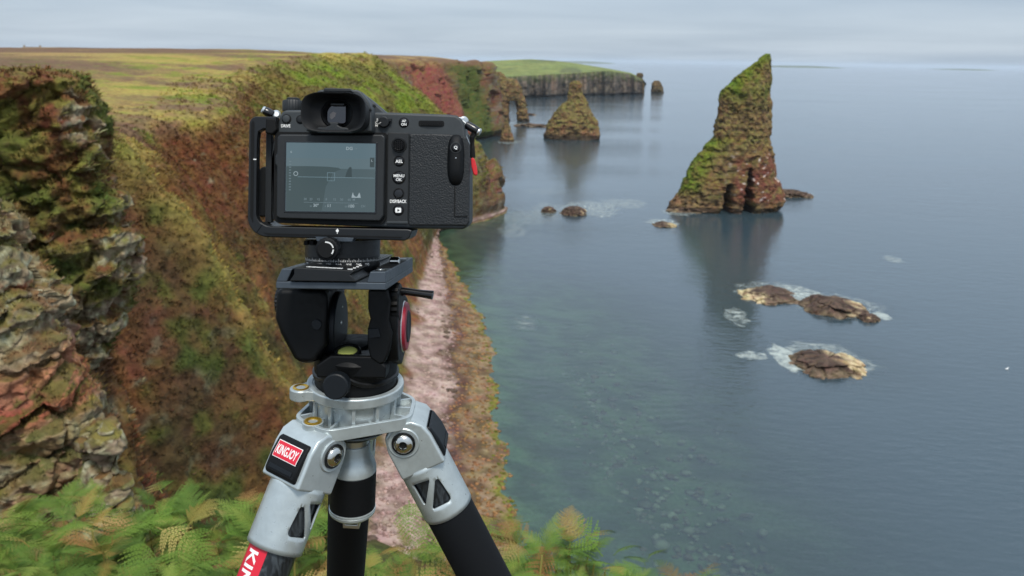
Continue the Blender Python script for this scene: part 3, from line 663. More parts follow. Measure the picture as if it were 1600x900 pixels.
# ================================================================== NEAR ROCKS
def outcrop(name, sil, Y, depth, seed, label, veg, red, nt, nz, dip, yoff, bs=1.0, moss=0.85, lich=0.72, skew=-0.53, name_red=False):
    V, F, cap, Ng = slab_arrays(sil, Y, depth, nt, nz, (0.75*bs, 0.42*bs, 0.13*bs), (3.2, 1.1, 0.35), 0.55*bs, (2.3*bs, 2.3*bs, 1.5*bs), strata=0.22*bs, stsc=0.62,
                                sink=0.0, seed=seed, dipx=dip, yoff=yoff, power=0.85, skew=skew)
    v2, e2 = cells((V+0.3*np.stack([fbm(V/0.9+k_*5, 3) for k_ in range(3)], -1))/np.array([0.5, 0.5, 0.42])+seed); rockw = 1.0
    V2 = V+Ng*(0.14*bs*(v2-0.5)-0.05*(1-sstep(0, 0.15, e2)))[:, None]
    a = fbm(V/2.2+seed, 4); b_ = fbm(V/0.7+seed, 4); c_ = fbm(V/0.22+seed, 3)
    r = lerp3(np.tile(lin(164, 146, 120), (len(V), 1)), lin(110, 96, 78), sstep(-0.2, 0.25, b_))
    r = lerp3(r, lin(178, 136, 112), sstep(0.0, 0.3, a+0.3*b_)*red)
    r = lerp3(r, lin(158, 92, 66), sstep(0.16, 0.34, fbm(V/np.array([2.2, 2.2, 0.8])+seed+8, 3))*red)
    r = lerp3(r, C_LICH, sstep(-0.05, 0.28, c_+0.35*b_)*lich)
    r = lerp3(r, lin(190, 188, 160), sstep(0.28, 0.5, c_-0.2*a)*0.7)
    r = lerp3(r, lin(112, 112, 56), sstep(-0.12, 0.30, a-0.3*c_+0.45*(Ng[:, 2]-0.05))*moss)
    if name_red:
        lay_ = V[:, 2]-0.22*(V[:, 0]+10.5)
        r = lerp3(r, lin(172, 112, 86), np.exp(-((lay_-48.0-0.3*a)/0.42)**2)*0.9)
        r = lerp3(r, lin(156, 88, 62), np.exp(-((lay_-47.35-0.25*a)/0.33)**2)*sstep(-0.35, 0.1, b_+0.2)*0.95)
    cav = 1-sstep(0.0, 0.10, e2); r = lerp3(r, lin(84, 74, 58), cav*0.4)
    # heather and grass where the top and the flank are not bare
    w = veg(V, a, b_, Ng)
    hv = lerp3(np.tile(C_RUST*0.95, (len(V), 1)), C_OLIVE, sstep(-0.15, 0.25, b_)); hv = lerp3(hv, C_DGREEN*1.2, sstep(0.0, 0.35, a)*0.8); hv = lerp3(hv, C_DARKH, sstep(0.1, 0.4, c_)*0.6)
    r = lerp3(r, hv*1.2, w)
    V3 = V2*(1-0.6*w[:, None])+V*0.6*w[:, None]+Ng*(w*0.16*fbm(V/0.35+3, 3))[:, None]
    base = np.array([V[:, 0].mean(), V[:, 1].mean(), V[:, 2].min()])
    o = rock_thing(name, V3, F, cap, M_ROCK, r, label, 'rock outcrop')
    return V3, Ng, r, w
silA = [(110, -150, 70), (114, -190, 108), (122, -210, 128), (134, -220, 140), (160, -220, 150), (210, -220, 160), (250, -220, 170), (300, -220, 186), (345, -220, 200), (400, -220, 217), (440, -220, 222), (480, -220, 212),
        (520, -220, 204), (560, -220, 176), (600, -220, 140), (660, -220, 104), (720, -220, 80), (800, -220, 60), (1000, -220, 40)]
def vegA(V, a, b_, Ng):
    edge = np.interp(V[:, 2], np.sort([at(s[2], s[0], 28)[2] for s in silA]), np.array([at(s[2], s[0], 28)[0] for s in silA])[np.argsort([at(s[2], s[0], 28)[2] for s in silA])])
    d = edge-V[:, 0]
    top = sstep(47.0, 50.5, V[:, 2]+1.2*a)
    return np.clip(sstep(0.3, 1.0, d+1.0*a+0.5*b_)*top+sstep(0.55, 0.8, Ng[:, 2])*0.8+sstep(-0.05, 0.2, a)*0.85*(1-top)+sstep(53.2, 54.2, V[:, 2]+0.5*b_), 0, 1)
A_ = outcrop('rock_outcrop', silA, 28.0, 0.7, 3.0, 'tall lichened crag with heather on its top, at the left edge', vegA, 0.25, 420, 420, -0.35, 2.2)
silB = [(322, -260, -30), (345, -330, -4), (372, -350, 14), (420, -350, 38), (470, -350, 62), (520, -350, 88), (560, -350, 110), (610, -350, 138), (650, -350, 158), (700, -350, 164), (740, -350, 168), (800, -350, 200), (950, -350, 230)]
def vegB(V, a, b_, Ng):
    return np.clip(sstep(0.5, 0.8, Ng[:, 2]+0.3*a)*0.75, 0, 1)
B_ = outcrop('rock_outcrop', silB, 16.5, 0.6, 21.0, 'nearest pink sandstone crag patched with pale lichen, above the bracken at left', vegB, 0.95, 380, 380, -0.45, 1.2, bs=0.8, moss=0.42, lich=0.5, name_red=True)
silC = [(672, 150, 172), (690, 128, 186), (720, 120, 198), (760, 112, 204), (830, 90, 210)]
C2_ = outcrop('rock_outcrop', silC, 15.0, 0.7, 33.0, 'small mossy boulder at the foot of the pink crag, half behind the bracken', vegB, 0.2, 160, 160, -0.3, 0.4, bs=0.35)

# ------------------------------------------------------------------ the ledge underfoot: a bracken slope that drops off
lx = np.linspace(-9, 7, 150); ly = np.linspace(-4, 13, 200)
LX, LY = np.meshgrid(lx, ly, indexing='ij')
def edge_y(x): return np.clip(2.62-0.55*np.asarray(x, float)+0.12*np.sin(np.asarray(x)*3.1), -3.0, 2.85)
def ground_z(x, y):
    x = np.asarray(x, float); y = np.asarray(y, float); d = y-edge_y(x)
    z = 55-1.60-0.10*np.clip(y, -4, 9)-0.16*np.clip(x, 0, 3)-0.02*np.clip(-x, 0, 9)
    z = z-np.where(d > -0.8, 0.16*(d+0.8)**2, 0)-np.clip(d-0.6, 0, None)*1.6
    return z
LZ = ground_z(LX, LY); Lp = np.stack([LX, LY, LZ], -1).reshape(-1, 3); Lp[:, 2] += 0.07*fbm(Lp/0.5, 4)
lc = lerp3(np.tile(lin(92, 66, 42), (len(Lp), 1)), lin(74, 78, 36), sstep(-0.15, 0.2, fbm(Lp/0.4+5, 4)))
ledge = np_mesh('ground', Lp, grid_faces(150, 200)[:, ::-1], terrain_mat('ledge_soil', 14, bump=0.8, bdist=0.04), col=lc)
tag(ledge, 'bracken covered ledge at the edge of the cliff', kind='structure')

# ------------------------------------------------------------------ heath tufts on the near slopes: uncountable, one object
rs = np.random.RandomState(11)
def tufts(name, pts, nrm, cols, size, nb, label):
    n = len(pts); k = nb
    az = rs.uniform(0, 2*math.pi, (n, k)); lean = rs.uniform(0.15, 0.85, (n, k)); hgt = size[:, None]*rs.uniform(0.55, 1.15, (n, k))
    up = nrm*0.6+np.array([0, 0, 0.6]); up /= np.linalg.norm(up, axis=1)[:, None]
    d = np.stack([np.cos(az), np.sin(az), 0*az], -1)
    rootp = pts[:, None]+d*(size[:, None]*0.35*rs.uniform(0, 1, (n, k)))[..., None]-nrm[:, None]*(0.15*size)[:, None, None]
    tip = rootp+(up[:, None]*(1-0.4*lean[..., None])+d*lean[..., None])*hgt[..., None]
    side = np.stack([-np.sin(az+rs.uniform(-1, 1, az.shape)), np.cos(az), 0.2+0*az], -1)*(size[:, None]*rs.uniform(0.06, 0.14, (n, k)))[..., None]
    midp = (rootp*0.45+tip*0.55)+up[:, None]*0.08*hgt[..., None]
    Vt = np.stack([rootp, midp+side, tip, midp-side], 2).reshape(-1, 3)
    Ft = np.arange(len(Vt)).reshape(-1, 4)
    cv = cols[:, None]*(rs.uniform(0.65, 1.45, (n, 1))*rs.uniform(0.7, 1.3, (n, k)))[..., None]*(1+rs.uniform(-.12, .12, (n, k, 3)))
    cv = np.repeat(cv.reshape(-1, 3), 4, 0)
    o = np_mesh(name, Vt, Ft, M_TUFT, col=np.clip(cv, 0, 0.6), smooth=True)
    return tag(o, label, 'heather', kind='stuff')
M_TUFT = terrain_mat('heath_leaves', 3.0, bump=0.0, rough=0.9, amp=0.25)
Qf = Q; vis = (Yf > 20) & (Yf < 175) & (S > 2.75) & (S < 6.7) & (Qf[:, 0] > -0.72*Yf)
idx = np.flatnonzero(vis); wgt = np.ones(len(idx)); wgt = np.where(Yf[idx] < 90, 1.4, 1.0)
pick = rs.choice(idx, 31000, replace=False, p=wgt/wgt.sum())
vis2 = np.flatnonzero((Yf >= 175) & (Yf < 312) & (S > 3.0) & (S < 6.2)); pick = np.concatenate([pick, rs.choice(vis2, 5000, replace=False)])
pick = pick[pick < len(Q)-NV-2]; ta, tb2 = rs.rand(len(pick), 1)*1.6-0.3, rs.rand(len(pick), 1)*1.6-0.3
TP = Q[pick]+(Q[pick+NV]-Q[pick])*ta+(Q[pick+1]-Q[pick])*tb2
tufts('heather_tufts', TP, Nq[pick], col[pick], (0.17+0.0022*Yf[pick])*rs.uniform(0.6, 1.5, len(pick)), 9, 'heather and grass tufts covering the near cliff slopes')
Va, Na, ra, wa = A_
pick = rs.choice(len(Va), 9000, replace=False, p=(wa+0.02)/(wa+0.02).sum())
Vb, Nb, rb, wb_ = B_
pk2 = rs.choice(len(Vb), 3000, replace=False, p=(wb_+0.01)/(wb_+0.01).sum())
tufts('heather_tufts', np.concatenate([Va[pick], Vb[pk2]]), np.concatenate([Na[pick], Nb[pk2]]), np.concatenate([ra[pick], rb[pk2]]),
      np.concatenate([rs.uniform(0.14, 0.30, 9000), rs.uniform(0.07, 0.16, 3000)]), 6, 'heather and moss tufts growing on the two lichened crags')

# ------------------------------------------------------------------ drowned stones in the shallows
def ico(sub=1):
    bm = bmesh.new(); bmesh.ops.create_icosphere(bm, subdivisions=sub, radius=1.0)
    v = np.array([x.co[:] for x in bm.verts]); f = np.array([[q.index for q in x.verts] for x in bm.faces]); bm.free(); return v, f
iv, if_ = ico(1)
SV, SF, SC_ = [], [], []; off = 0
belt = [(900, 590), (920, 640), (950, 690), (985, 740), (1030, 790), (1080, 840), (1130, 880), (1180, 915)]
for k in range(520):
    if k < 380:
        t_ = rs.uniform(0, len(belt)-1.001); i_ = int(t_); fr_ = t_-i_
        px = belt[i_][0]*(1-fr_)+belt[i_+1][0]*fr_+rs.normal(0, 42); py = belt[i_][1]*(1-fr_)+belt[i_+1][1]*fr_+rs.normal(0, 34)
    else:
        px = rs.uniform(780, 1150); py = rs.uniform(560, 900)
    p = on_z(px, py, -0.6); s = rs.uniform(0.10, 0.55)*(1.5 if rs.rand() < 0.1 else 1)
    sh = np.array([s*rs.uniform(0.8, 1.6), s*rs.uniform(0.8, 1.4), s*0.6])
    v = iv*(1+0.25*rs.normal(size=(len(iv), 1)))*sh+np.array([p[0], p[1], -0.75-0.3*rs.rand()])
    c_ = lin(186, 186, 160)*rs.uniform(0.35, 1.0) if rs.rand() < 0.75 else lin(140, 126, 100)*rs.uniform(0.5, 1)
    SV.append(v); SF.append(if_+off); SC_.append(np.tile(c_, (len(v), 1))); off += len(v)
o = np_mesh('drowned_stones', np.concatenate(SV), np.concatenate(SF), M_BEACH, col=np.concatenate(SC_))
tag(o, 'pale stones lying under the shallow water', 'stones', kind='stuff')
# pebbles, boulders and weed lumps on the beach
SV, SF, SC_ = [], [], []; off = 0
for k in range(5200):
    y = math.exp(rs.uniform(math.log(76), math.log(250))); xw = float(wline(y)); xf = float(stat(5, 0, y)); t_ = rs.uniform(0.02, 1.02)
    x = xf*(1-t_)+xw*t_; z = 2.1*(1-t_)
    s = rs.uniform(0.10, 0.34) if k > 220 else rs.uniform(0.4, 1.0)
    if k <= 220: t_ = rs.choice([rs.uniform(-0.03, 0.12), rs.uniform(0.42, 0.62)]); x = xf*(1-t_)+xw*t_; z = 2.0*(1-t_)
    v = iv*(1+0.2*rs.normal(size=(len(iv), 1)))*np.array([s, s, s*0.6])+np.array([x, y, z])
    c_ = lin(182, 152, 142)*rs.uniform(0.5, 1.0) if t_ < 0.55 else lin(150, 112, 74)*rs.uniform(0.35, 1.1)
    if t_ > 0.9 and rs.rand() < 0.5: c_ = lin(112, 114, 44)*rs.uniform(0.5, 1.1)
    if k <= 220: c_ = lin(132, 110, 96)*rs.uniform(0.35, 1.0)
    SV.append(v); SF.append(if_+off); SC_.append(np.tile(c_, (len(v), 1))); off += len(v)
o = np_mesh('beach_stones', np.concatenate(SV), np.concatenate(SF), M_BEACH, col=np.concatenate(SC_))
tag(o, 'loose pebbles and weed lumps strewn over the beach', 'stones', kind='stuff')

# ------------------------------------------------------------------ bracken
def frond_arrays(Lf, width, npair, droop, seed, curl=0.25, npin=15):
    """one frond along +Y from the origin, arching; returns vertices and quads"""
    r_ = np.random.RandomState(seed); V, F = [], []
    def P_(t):                                            # rachis point and tangent
        a0 = droop*t
        return np.array([0.03*math.sin(5*t+seed)*t, Lf*(math.sin(a0)/droop if droop > 1e-3 else t), Lf*(-(1-math.cos(a0))/droop if droop > 1e-3 else 0)]), np.array([0, math.cos(a0), -math.sin(a0)])
    pts = [P_(t) for t in np.linspace(0, 1, 14)]
    for i in range(13):                                   # thin rachis: two crossed ribbons
        w0 = 0.0035*(1-i/14.5); w1 = 0.0035*(1-(i+1)/14.5)
        for ax in (np.array([1, 0, 0]), np.array([0, 0, 1.])):
            b0 = len(V); V += [pts[i][0]-ax*w0, pts[i][0]+ax*w0, pts[i+1][0]+ax*w1, pts[i+1][0]-ax*w1]; F.append((b0, b0+1, b0+2, b0+3))
    for k in range(npair):
        t = 0.16+0.82*k/(npair-1); p, tg = P_(t); up = np.array([0, -tg[2], tg[1]])
        u = k/(npair-1); plen = width*(1-u)**0.85*(0.55+0.45*min(1, u*5+0.35))*r_.uniform(0.88, 1.1)+0.008
        for sgn in (-1, 1):
            ang_ = rad(28+18*u)+r_.uniform(-.08, .08); dirx = np.array([sgn*math.cos(ang_), 0, 0])+tg*math.sin(ang_); dirx /= np.linalg.norm(dirx)
            sag = r_.uniform(0.06, curl); ns = max(3, int(npin*(plen/width)+2)); wl_ = plen*0.10+0.004
            prev = None
            for j in range(ns):
                s0, s1 = j/ns, (j+1)/ns
                def pp(s): return p+dirx*plen*s-up*sag*plen*s*s+tg*0.10*plen*s*s
                c0, c1 = pp(s0), pp(s1); along = c1-c0; la = np.linalg.norm(along)
                latv = np.cross(up, along/la); ww = wl_*(1-s0)**0.7*(0.6+0.4*min(1, s0*6+0.3))
                for s2 in (-1, 1):
                    b0 = len(V)
                    tipp = c0+along*(0.75+0.5)+latv*s2*ww*1.0-up*0.15*ww
                    V += [c0, c0+along*0.25+latv*s2*ww*0.62+up*0.05*ww, tipp-along*0.35, c0+along*0.92+latv*s2*ww*0.25]
                    F.append((b0, b0+1, b0+2, b0+3) if s2*sgn > 0 else (b0, b0+3, b0+2, b0+1))
    return np.array(V), np.array(F)
def fern_mat(name, c1, c2, c3):
    m, t, b = new_mat(name); ln = t.links.new
    oi = t.nodes.new('ShaderNodeObjectInfo'); tcn = t.nodes.new('ShaderNodeTexCoord')
    nn = t.nodes.new('ShaderNodeTexNoise'); nn.inputs['Scale'].default_value = 7; nn.inputs['Detail'].default_value = 4; ln(tcn.outputs['Object'], nn.inputs['Vector'])
    ad = t.nodes.new('ShaderNodeMath'); ad.operation = 'MULTIPLY_ADD'; ln(oi.outputs['Random'], ad.inputs[0]); ad.inputs[1].default_value = 0.7; ln(nn.outputs['Fac'], ad.inputs[2])
    mr = t.nodes.new('ShaderNodeMapRange'); mr.inputs['From Min'].default_value = 0.35; mr.inputs['From Max'].default_value = 1.35; ln(ad.outputs[0], mr.inputs['Value'])
    cr = t.nodes.new('ShaderNodeValToRGB'); ln(mr.outputs[0], cr.inputs[0])
    cr.color_ramp.elements[0].color = (*c1, 1); cr.color_ramp.elements[1].color = (*c3, 1); e = cr.color_ramp.elements.new(0.6); e.color = (*c2, 1)
    ln(cr.outputs[0], b.inputs['Base Color']); b.inputs['Roughness'].default_value = 0.6; b.inputs['Specular IOR Level'].default_value = 0.3
    tl = t.nodes.new('ShaderNodeBsdfTranslucent'); ln(cr.outputs[0], tl.inputs['Color'])
    mx = t.nodes.new('ShaderNodeMixShader'); mx.inputs[0].default_value = 0.2; ln(b.outputs[0], mx.inputs[1]); ln(tl.outputs[0], mx.inputs[2]); ln(mx.outputs[0], t.nodes['Material Output'].inputs['Surface'])
    return m
M_FERN = fern_mat('fern_green', lin(62, 92, 30), lin(100, 128, 46), lin(138, 148, 66))
M_FERNB = fern_mat('fern_turning', lin(122, 122, 54), lin(150, 134, 66), lin(158, 118, 64))
M_FERND = fern_mat('fern_dead', lin(96, 64, 38), lin(128, 84, 50), lin(150, 112, 74))
M_STEM = plain('fern_stem', lin(148, 140, 74), 0.6)
frond_me = []
for k in range(6):
    V, F = frond_arrays(0.60, 0.20+0.03*(k % 3), 21, 0.75+0.25*(k % 3), 100+k, 0.30)
    me_o = np_mesh('frond', V, F, None, smooth=False); me = me_o.data; bpy.data.objects.remove(me_o); frond_me.append(me)
def place(me, mat, name, parent, M_):
    o = bpy.data.objects.new(name, me); o.matrix_local = M_; link(o, parent)
    if not me.materials: me.materials.append(mat)
    o.material_slots[0].link = 'OBJECT'; o.material_slots[0].material = mat
    return o
stem_bm = bmesh.new(); bmesh.ops.create_cone(stem_bm, segments=7, radius1=0.005, radius2=0.003, depth=1.0, cap_ends=True)
for v in stem_bm.verts: v.co.z += 0.5
stem_me = bpy.data.meshes.new('stem'); stem_bm.to_mesh(stem_me); stem_bm.free(); stem_me.materials.append(M_STEM)
def bracken(x, y, hgt, scale, mats, label, group, nf=4, face=None):
    z = float(ground_z(x, y)); e = empty('bracken_fern', (x, y, z-0.05), label, 'fern', group)
    e.rotation_euler.z = rs.uniform(0, 6.28) if face is None else face
    lean_ = rs.uniform(-0.12, 0.12)
    st = bpy.data.objects.new('stem', stem_me); st.matrix_local = Matrix.Rotation(lean_, 4, 'X') @ Matrix.Diagonal((1, 1, hgt, 1)); link(st, e)
    topv = Vector((0, -math.sin(lean_)*hgt, math.cos(lean_)*hgt))
    for i in range(nf):
        az = i*2*math.pi/nf+rs.uniform(-.5, .5); tilt = rs.uniform(0.15, 0.95) if i else 1.1
        k_ = rs.randint(6); s_ = scale*rs.uniform(0.75, 1.15)
        p_ = topv*(1.0 if i < 2 else rs.uniform(0.6, 0.92))
        Mx = Matrix.Translation(p_) @ Matrix.Rotation(az, 4, 'Z') @ Matrix.Rotation(tilt, 4, 'X') @ Matrix.Rotation(rs.uniform(-.3, .3), 4, 'Y') @ Matrix.Scale(s_, 4)
        place(frond_me[k_], mats[rs.randint(len(mats))], 'frond', e, Mx)
    return e
GL, GM, GR = 'bracken at lower left', 'bracken seen between the tripod legs', 'bracken right of the tripod'
def scatter(n, x0, x1, y0, y1, where, group, hg, sc):
    k = 0
    for _ in range(n*8):
        y = rs.uniform(y0, y1); x = rs.uniform(x0, x1)
        if y > edge_y(x)+0.12: continue
        u_ = rs.rand()*(0.85 if group is GR else 1.0)
        mats, look = ([M_FERN], 'green bracken fern ') if u_ < 0.76 else (([M_FERN, M_FERNB], 'yellowing bracken fern ') if u_ < 0.94 else ([M_FERNB, M_FERND], 'rust brown withered bracken fern '))
        bracken(x, y, rs.uniform(*hg), rs.uniform(*sc), mats, look+where, look.split(' bracken')[0]+' '+group, rs.randint(4, 6)); k += 1
        if k >= n: break
scatter(206, -2.0, -0.66, 1.55, 2.82, 'below the crags at the lower left of the picture', GL, (0.14, 0.34), (0.18, 0.31))
scatter(38, -0.68, -0.10, 1.9, 2.75, 'between and beside the silver tripod legs', GM, (0.10, 0.26), (0.18, 0.30))
scatter(44, -0.10, 0.36, 1.9, 2.75, 'on the cliff edge right of the tripod, against the water', GR, (0.18, 0.36), (0.18, 0.30))
# dead fronds and low leaves underneath, one mass
UV, UF = [], []; off = 0
small = [frond_arrays(0.45, 0.16, 12, 0.9, 300+k, 0.3, 6) for k in range(4)]
for k in range(900):
    y = rs.uniform(1.1, 2.9); x = rs.uniform(-2.6, 0.9)
    if y > edge_y(x)+0.5: continue
    V, F = small[rs.randint(4)]
    Mx = (Matrix.Rotation(rs.uniform(0, 6.28), 4, 'Z') @ Matrix.Rotation(rs.uniform(-0.1, 0.6), 4, 'X') @ Matrix.Rotation(rs.uniform(-.6, .6), 4, 'Y') @ Matrix.Scale(rs.uniform(0.3, 0.6), 4))
    m3 = np.array(Mx)[:3, :3]; UV.append(V @ m3.T+np.array([x, y, float(ground_z(x, y))+rs.uniform(0.02, 0.34)])); UF.append(F+off); off += len(V)
V = np.concatenate(UV); F = np.concatenate(UF)
cg = fbm(V/0.35+4, 3); uc = lerp3(np.tile(lin(132, 96, 58), (len(V), 1)), lin(92, 116, 44), sstep(-0.3, -0.02, cg)); uc = lerp3(uc, lin(168, 140, 92), sstep(0.2, 0.4, fbm(V/0.2, 2))*0.6)
o = np_mesh('undergrowth', V, F, M_TUFT, col=uc, smooth=False)
tag(o, 'mass of low dying bracken leaves covering the ledge', 'undergrowth', kind='stuff')

# ------------------------------------------------------------------ small far things
def simple(name, verts, faces, mat, parent=None, sharp=None):
    me = bpy.data.meshes.new(name); me.from_pydata([tuple(map(float, v)) for v in verts], [], faces); me.update(); me.materials.append(mat)
    o = bpy.data.objects.new(name, me); return link(o, parent)
hp = at(52, 90, 560.0)
hz = float(np.interp(560, Ys, plat))-3.6
cot = empty('cottage', (hp[0], 560, hz), 'tiny pale cottage on the moorland skyline at far left', 'house'); cot.rotation_euler.z = 0.3
w_, d_, h_ = 5.5, 3.0, 3.0
simple('wall', [(-w_, -d_, -1), (w_, -d_, -1), (w_, d_, -1), (-w_, d_, -1), (-w_, -d_, h_), (w_, -d_, h_), (w_, d_, h_), (-w_, d_, h_), (-w_, 0, h_+2), (w_, 0, h_+2)],
       [(0, 1, 5, 4), (1, 2, 6, 9, 5), (2, 3, 7, 6), (3, 0, 4, 8, 7)], plain('cottage_render', lin(206, 198, 184), 0.9), cot)
rf = simple('roof', [(-w_-.3, -d_-.4, h_-.1), (w_+.3, -d_-.4, h_-.1), (w_+.3, 0, h_+2.3), (-w_-.3, 0, h_+2.3), (w_+.3, d_+.4, h_-.1), (-w_-.3, d_+.4, h_-.1)], [(0, 1, 2, 3), (3, 2, 4, 5)], plain('cottage_slate', lin(110, 108, 112), 0.8), cot)
for sx in (-1, 1):
    simple('chimney', [(sx*4.8+a*.5, b_*.5, h_+1.2+c_*2.2) for a in (-1, 1) for b_ in (-1, 1) for c_ in (0, 1)], [(0, 1, 3, 2), (4, 6, 7, 5), (0, 4, 5, 1), (2, 3, 7, 6), (1, 5, 7, 3)], plain('cottage_stone', lin(150, 140, 126), 0.9), rf)
for sx in (-2.6, 2.6):
    simple('window', [(sx-.6, -d_-.05, .9), (sx+.6, -d_-.05, .9), (sx+.6, -d_-.05, 2.2), (sx-.6, -d_-.05, 2.2)], [(0, 1, 2, 3)], plain('cottage_pane', lin(60, 66, 74), 0.2), cot)
# a gull resting on the water
gp = on_z(1573, 577)
V, F = [], []; prof = [(-.30, .01, .10), (-.24, .05, .09), (-.1, .11, .07), (.05, .13, .07), (.16, .10, .10), (.22, .055, .17), (.25, .06, .24), (.29, .055, .27), (.33, .03, .26), (.37, .010, .25), (.40, .004, .245)]
for (yy, r_, zz) in prof:
    for k in range(12): a = 2*math.pi*k/12; V.append((math.cos(a)*r_, yy, zz+math.sin(a)*r_*0.9))
F = [tuple(map(int, f)) for f in grid_faces(len(prof), 12, True)]
V.append((0, -.30, .10)); V.append((0, .40, .245)); n0 = len(prof)*12
F += [((k+1) % 12, k, n0) for k in range(12)]+[((len(prof)-1)*12+k, (len(prof)-1)*12+(k+1) % 12, n0+1) for k in range(12)]
gull = simple('gull', np.array(V)*1.25, F, plain('gull_white', (0.82, 0.82, 0.8), 0.7)); gull.location = (gp[0], gp[1], -0.03); gull.rotation_euler.z = -1.2
for p_ in gull.data.polygons: p_.use_smooth = True
tag(gull, 'single white gull afloat on the water near the right edge', 'bird')
wing = simple('wing', [(0.13, .12, .14), (0.155, -.05, .15), (0.09, -.42, .14), (0.05, -.05, .20), (-0.13, .12, .14), (-0.155, -.05, .15), (-0.09, -.42, .14), (-0.05, -.05, .20)], [(0, 1, 3), (1, 2, 3), (4, 7, 5), (5, 7, 6)], plain('gull_grey', (0.45, 0.47, 0.5), 0.7), gull)

# ================================================================== TRIPOD, HEAD AND CAMERA
TILT = rad(0.8); _pv = fr(556, 300, 0.6)
def fw(v):
    """camera frame (with its slight roll) -> world"""
    v = np.asarray(v, float).copy(); x = v[..., 0]-_pv[0]; z = v[..., 2]-_pv[2]; c, s = math.cos(TILT), math.sin(TILT)
    v[..., 0] = _pv[0]+c*x+s*z; v[..., 2] = _pv[2]-s*x+c*z
    return f2w(v)
class G:
    """collects shapes in some frame; build() links them as one mesh object"""
    def __init__(s): s.v = []; s.f = []
    def add(s, V, F):
        o = len(s.v); s.v += [tuple(map(float, p)) for p in V]; s.f += [tuple(int(i)+o for i in f) for f in F]; return s
    def prism(s, poly, dref, d0, d1, front=1.0):
        """polygon of photograph pixels at depth dref, extruded along depth; front scales the near face"""
        p = np.array([fr(x, y, dref) for x, y in poly]); n = len(p); c = p.mean(0)
        a = p.copy(); a[:, 0] = c[0]+(p[:, 0]-c[0])*front; a[:, 2] = c[2]+(p[:, 2]-c[2])*front; a[:, 1] = d0
        b = p.copy(); b[:, 1] = d1
        return s.add(np.concatenate([a, b]), [tuple(range(n)), tuple(range(2*n-1, n-1, -1))]+[(i, n+i, n+(i+1) % n, (i+1) % n) for i in range(n)])
    def xprism(s, poly, x0, x1):
        """polygon of (depth, height) extruded sideways"""
        n = len(poly); a = [(x0, d, z) for d, z in poly]; b = [(x1, d, z) for d, z in poly]
        return s.add(a+b, [tuple(range(n)), tuple(range(2*n-1, n-1, -1))]+[(i, n+i, n+(i+1) % n, (i+1) % n) for i in range(n)])
    def box(s, lo, hi):
        x0, y0, z0 = lo; x1, y1, z1 = hi
        return s.add([(x0, y0, z0), (x1, y0, z0), (x1, y1, z0), (x0, y1, z0), (x0, y0, z1), (x1, y0, z1), (x1, y1, z1), (x0, y1, z1)],
                     [(0, 3, 2, 1), (4, 5, 6, 7), (0, 1, 5, 4), (1, 2, 6, 5), (2, 3, 7, 6), (3, 0, 4, 7)])
    def lathe(s, o, axis, prof, n=40, ref=None, knurl=0.0, sx=1.0):
        """profile of (radius, distance along axis)"""
        o = np.array(o, float); a = np.array(axis, float); a /= np.linalg.norm(a)
        r = np.array(ref if ref is not None else ((0, 0, 1) if abs(a[2]) < 0.9 else (1, 0, 0)), float); u = np.cross(r, a); u /= np.linalg.norm(u); w = np.cross(a, u)
        V = []
        for (rr_, t) in prof:
            for k in range(n):
                q = 2*math.pi*k/n; k_ = 1-(knurl if k % 2 else 0)
                V.append(o+a*t+(u*math.cos(q)*sx+w*math.sin(q))*rr_*k_)
        F = [tuple(f) for f in grid_faces(len(prof), n, True)]
        F.append(tuple(range(n-1, -1, -1))); F.append(tuple((len(prof)-1)*n+k for k in range(n)))
        return s.add(V, F)
    def cyl(s, px, py, dref, rpx, d0, d1, n=40, bev=0.0004):
        c = fr(px, py, dref); r = rpx/FPX*dref
        return s.lathe((c[0], 0, c[2]), (0, 1, 0), [(r-bev, d0), (r, d0+bev), (r, d1)], n)
    def tube(s, pts, r, n=10):
        pts = [np.array(p, float) for p in pts]; V = []; up = np.array([0.13, 0.2, 0.97])
        for i, p in enumerate(pts):
            t = pts[min(i+1, len(pts)-1)]-pts[max(i-1, 0)]; t /= np.linalg.norm(t); u = np.cross(up, t); u /= np.linalg.norm(u); w = np.cross(t, u)
            rr_ = r[i] if isinstance(r, (list, tuple)) else r
            for k in range(n): V.append(p+(u*math.cos(2*math.pi*k/n)+w*math.sin(2*math.pi*k/n))*rr_)
        F = [tuple(f) for f in grid_faces(len(pts), n, True)]+[tuple(range(n-1, -1, -1)), tuple((len(pts)-1)*n+k for k in range(n))]
        return s.add(V, F)
    def build(s, name, mat, thing, parent=None, tf=fw, bevel=0.0, seg=2, sharp=32, solid=0.0, label=None):
        W_ = tf(np.array(s.v))-np.array(thing.location)
        me = bpy.data.meshes.new(name); me.from_pydata([tuple(p) for p in W_], [], s.f); me.update()
        bm = bmesh.new(); bm.from_mesh(me); bmesh.ops.remove_doubles(bm, verts=bm.verts, dist=1e-6); bmesh.ops.recalc_face_normals(bm, faces=bm.faces); bm.to_mesh(me); bm.free()
        me.polygons.foreach_set('use_smooth', np.ones(len(me.polygons), bool)); me.set_sharp_from_angle(angle=rad(sharp)); me.materials.append(mat)
        o = bpy.data.objects.new(name, me); link(o, parent or thing)
        if solid:
            md = o.modifiers.new('thickness', 'SOLIDIFY'); md.thickness = solid; md.offset = -1
        if bevel:
            md = o.modifiers.new('edges', 'BEVEL'); md.width = bevel; md.segments = seg; md.limit_method = 'ANGLE'; md.angle_limit = rad(35); md.harden_normals = True
        if label: o['label'] = label
        return o
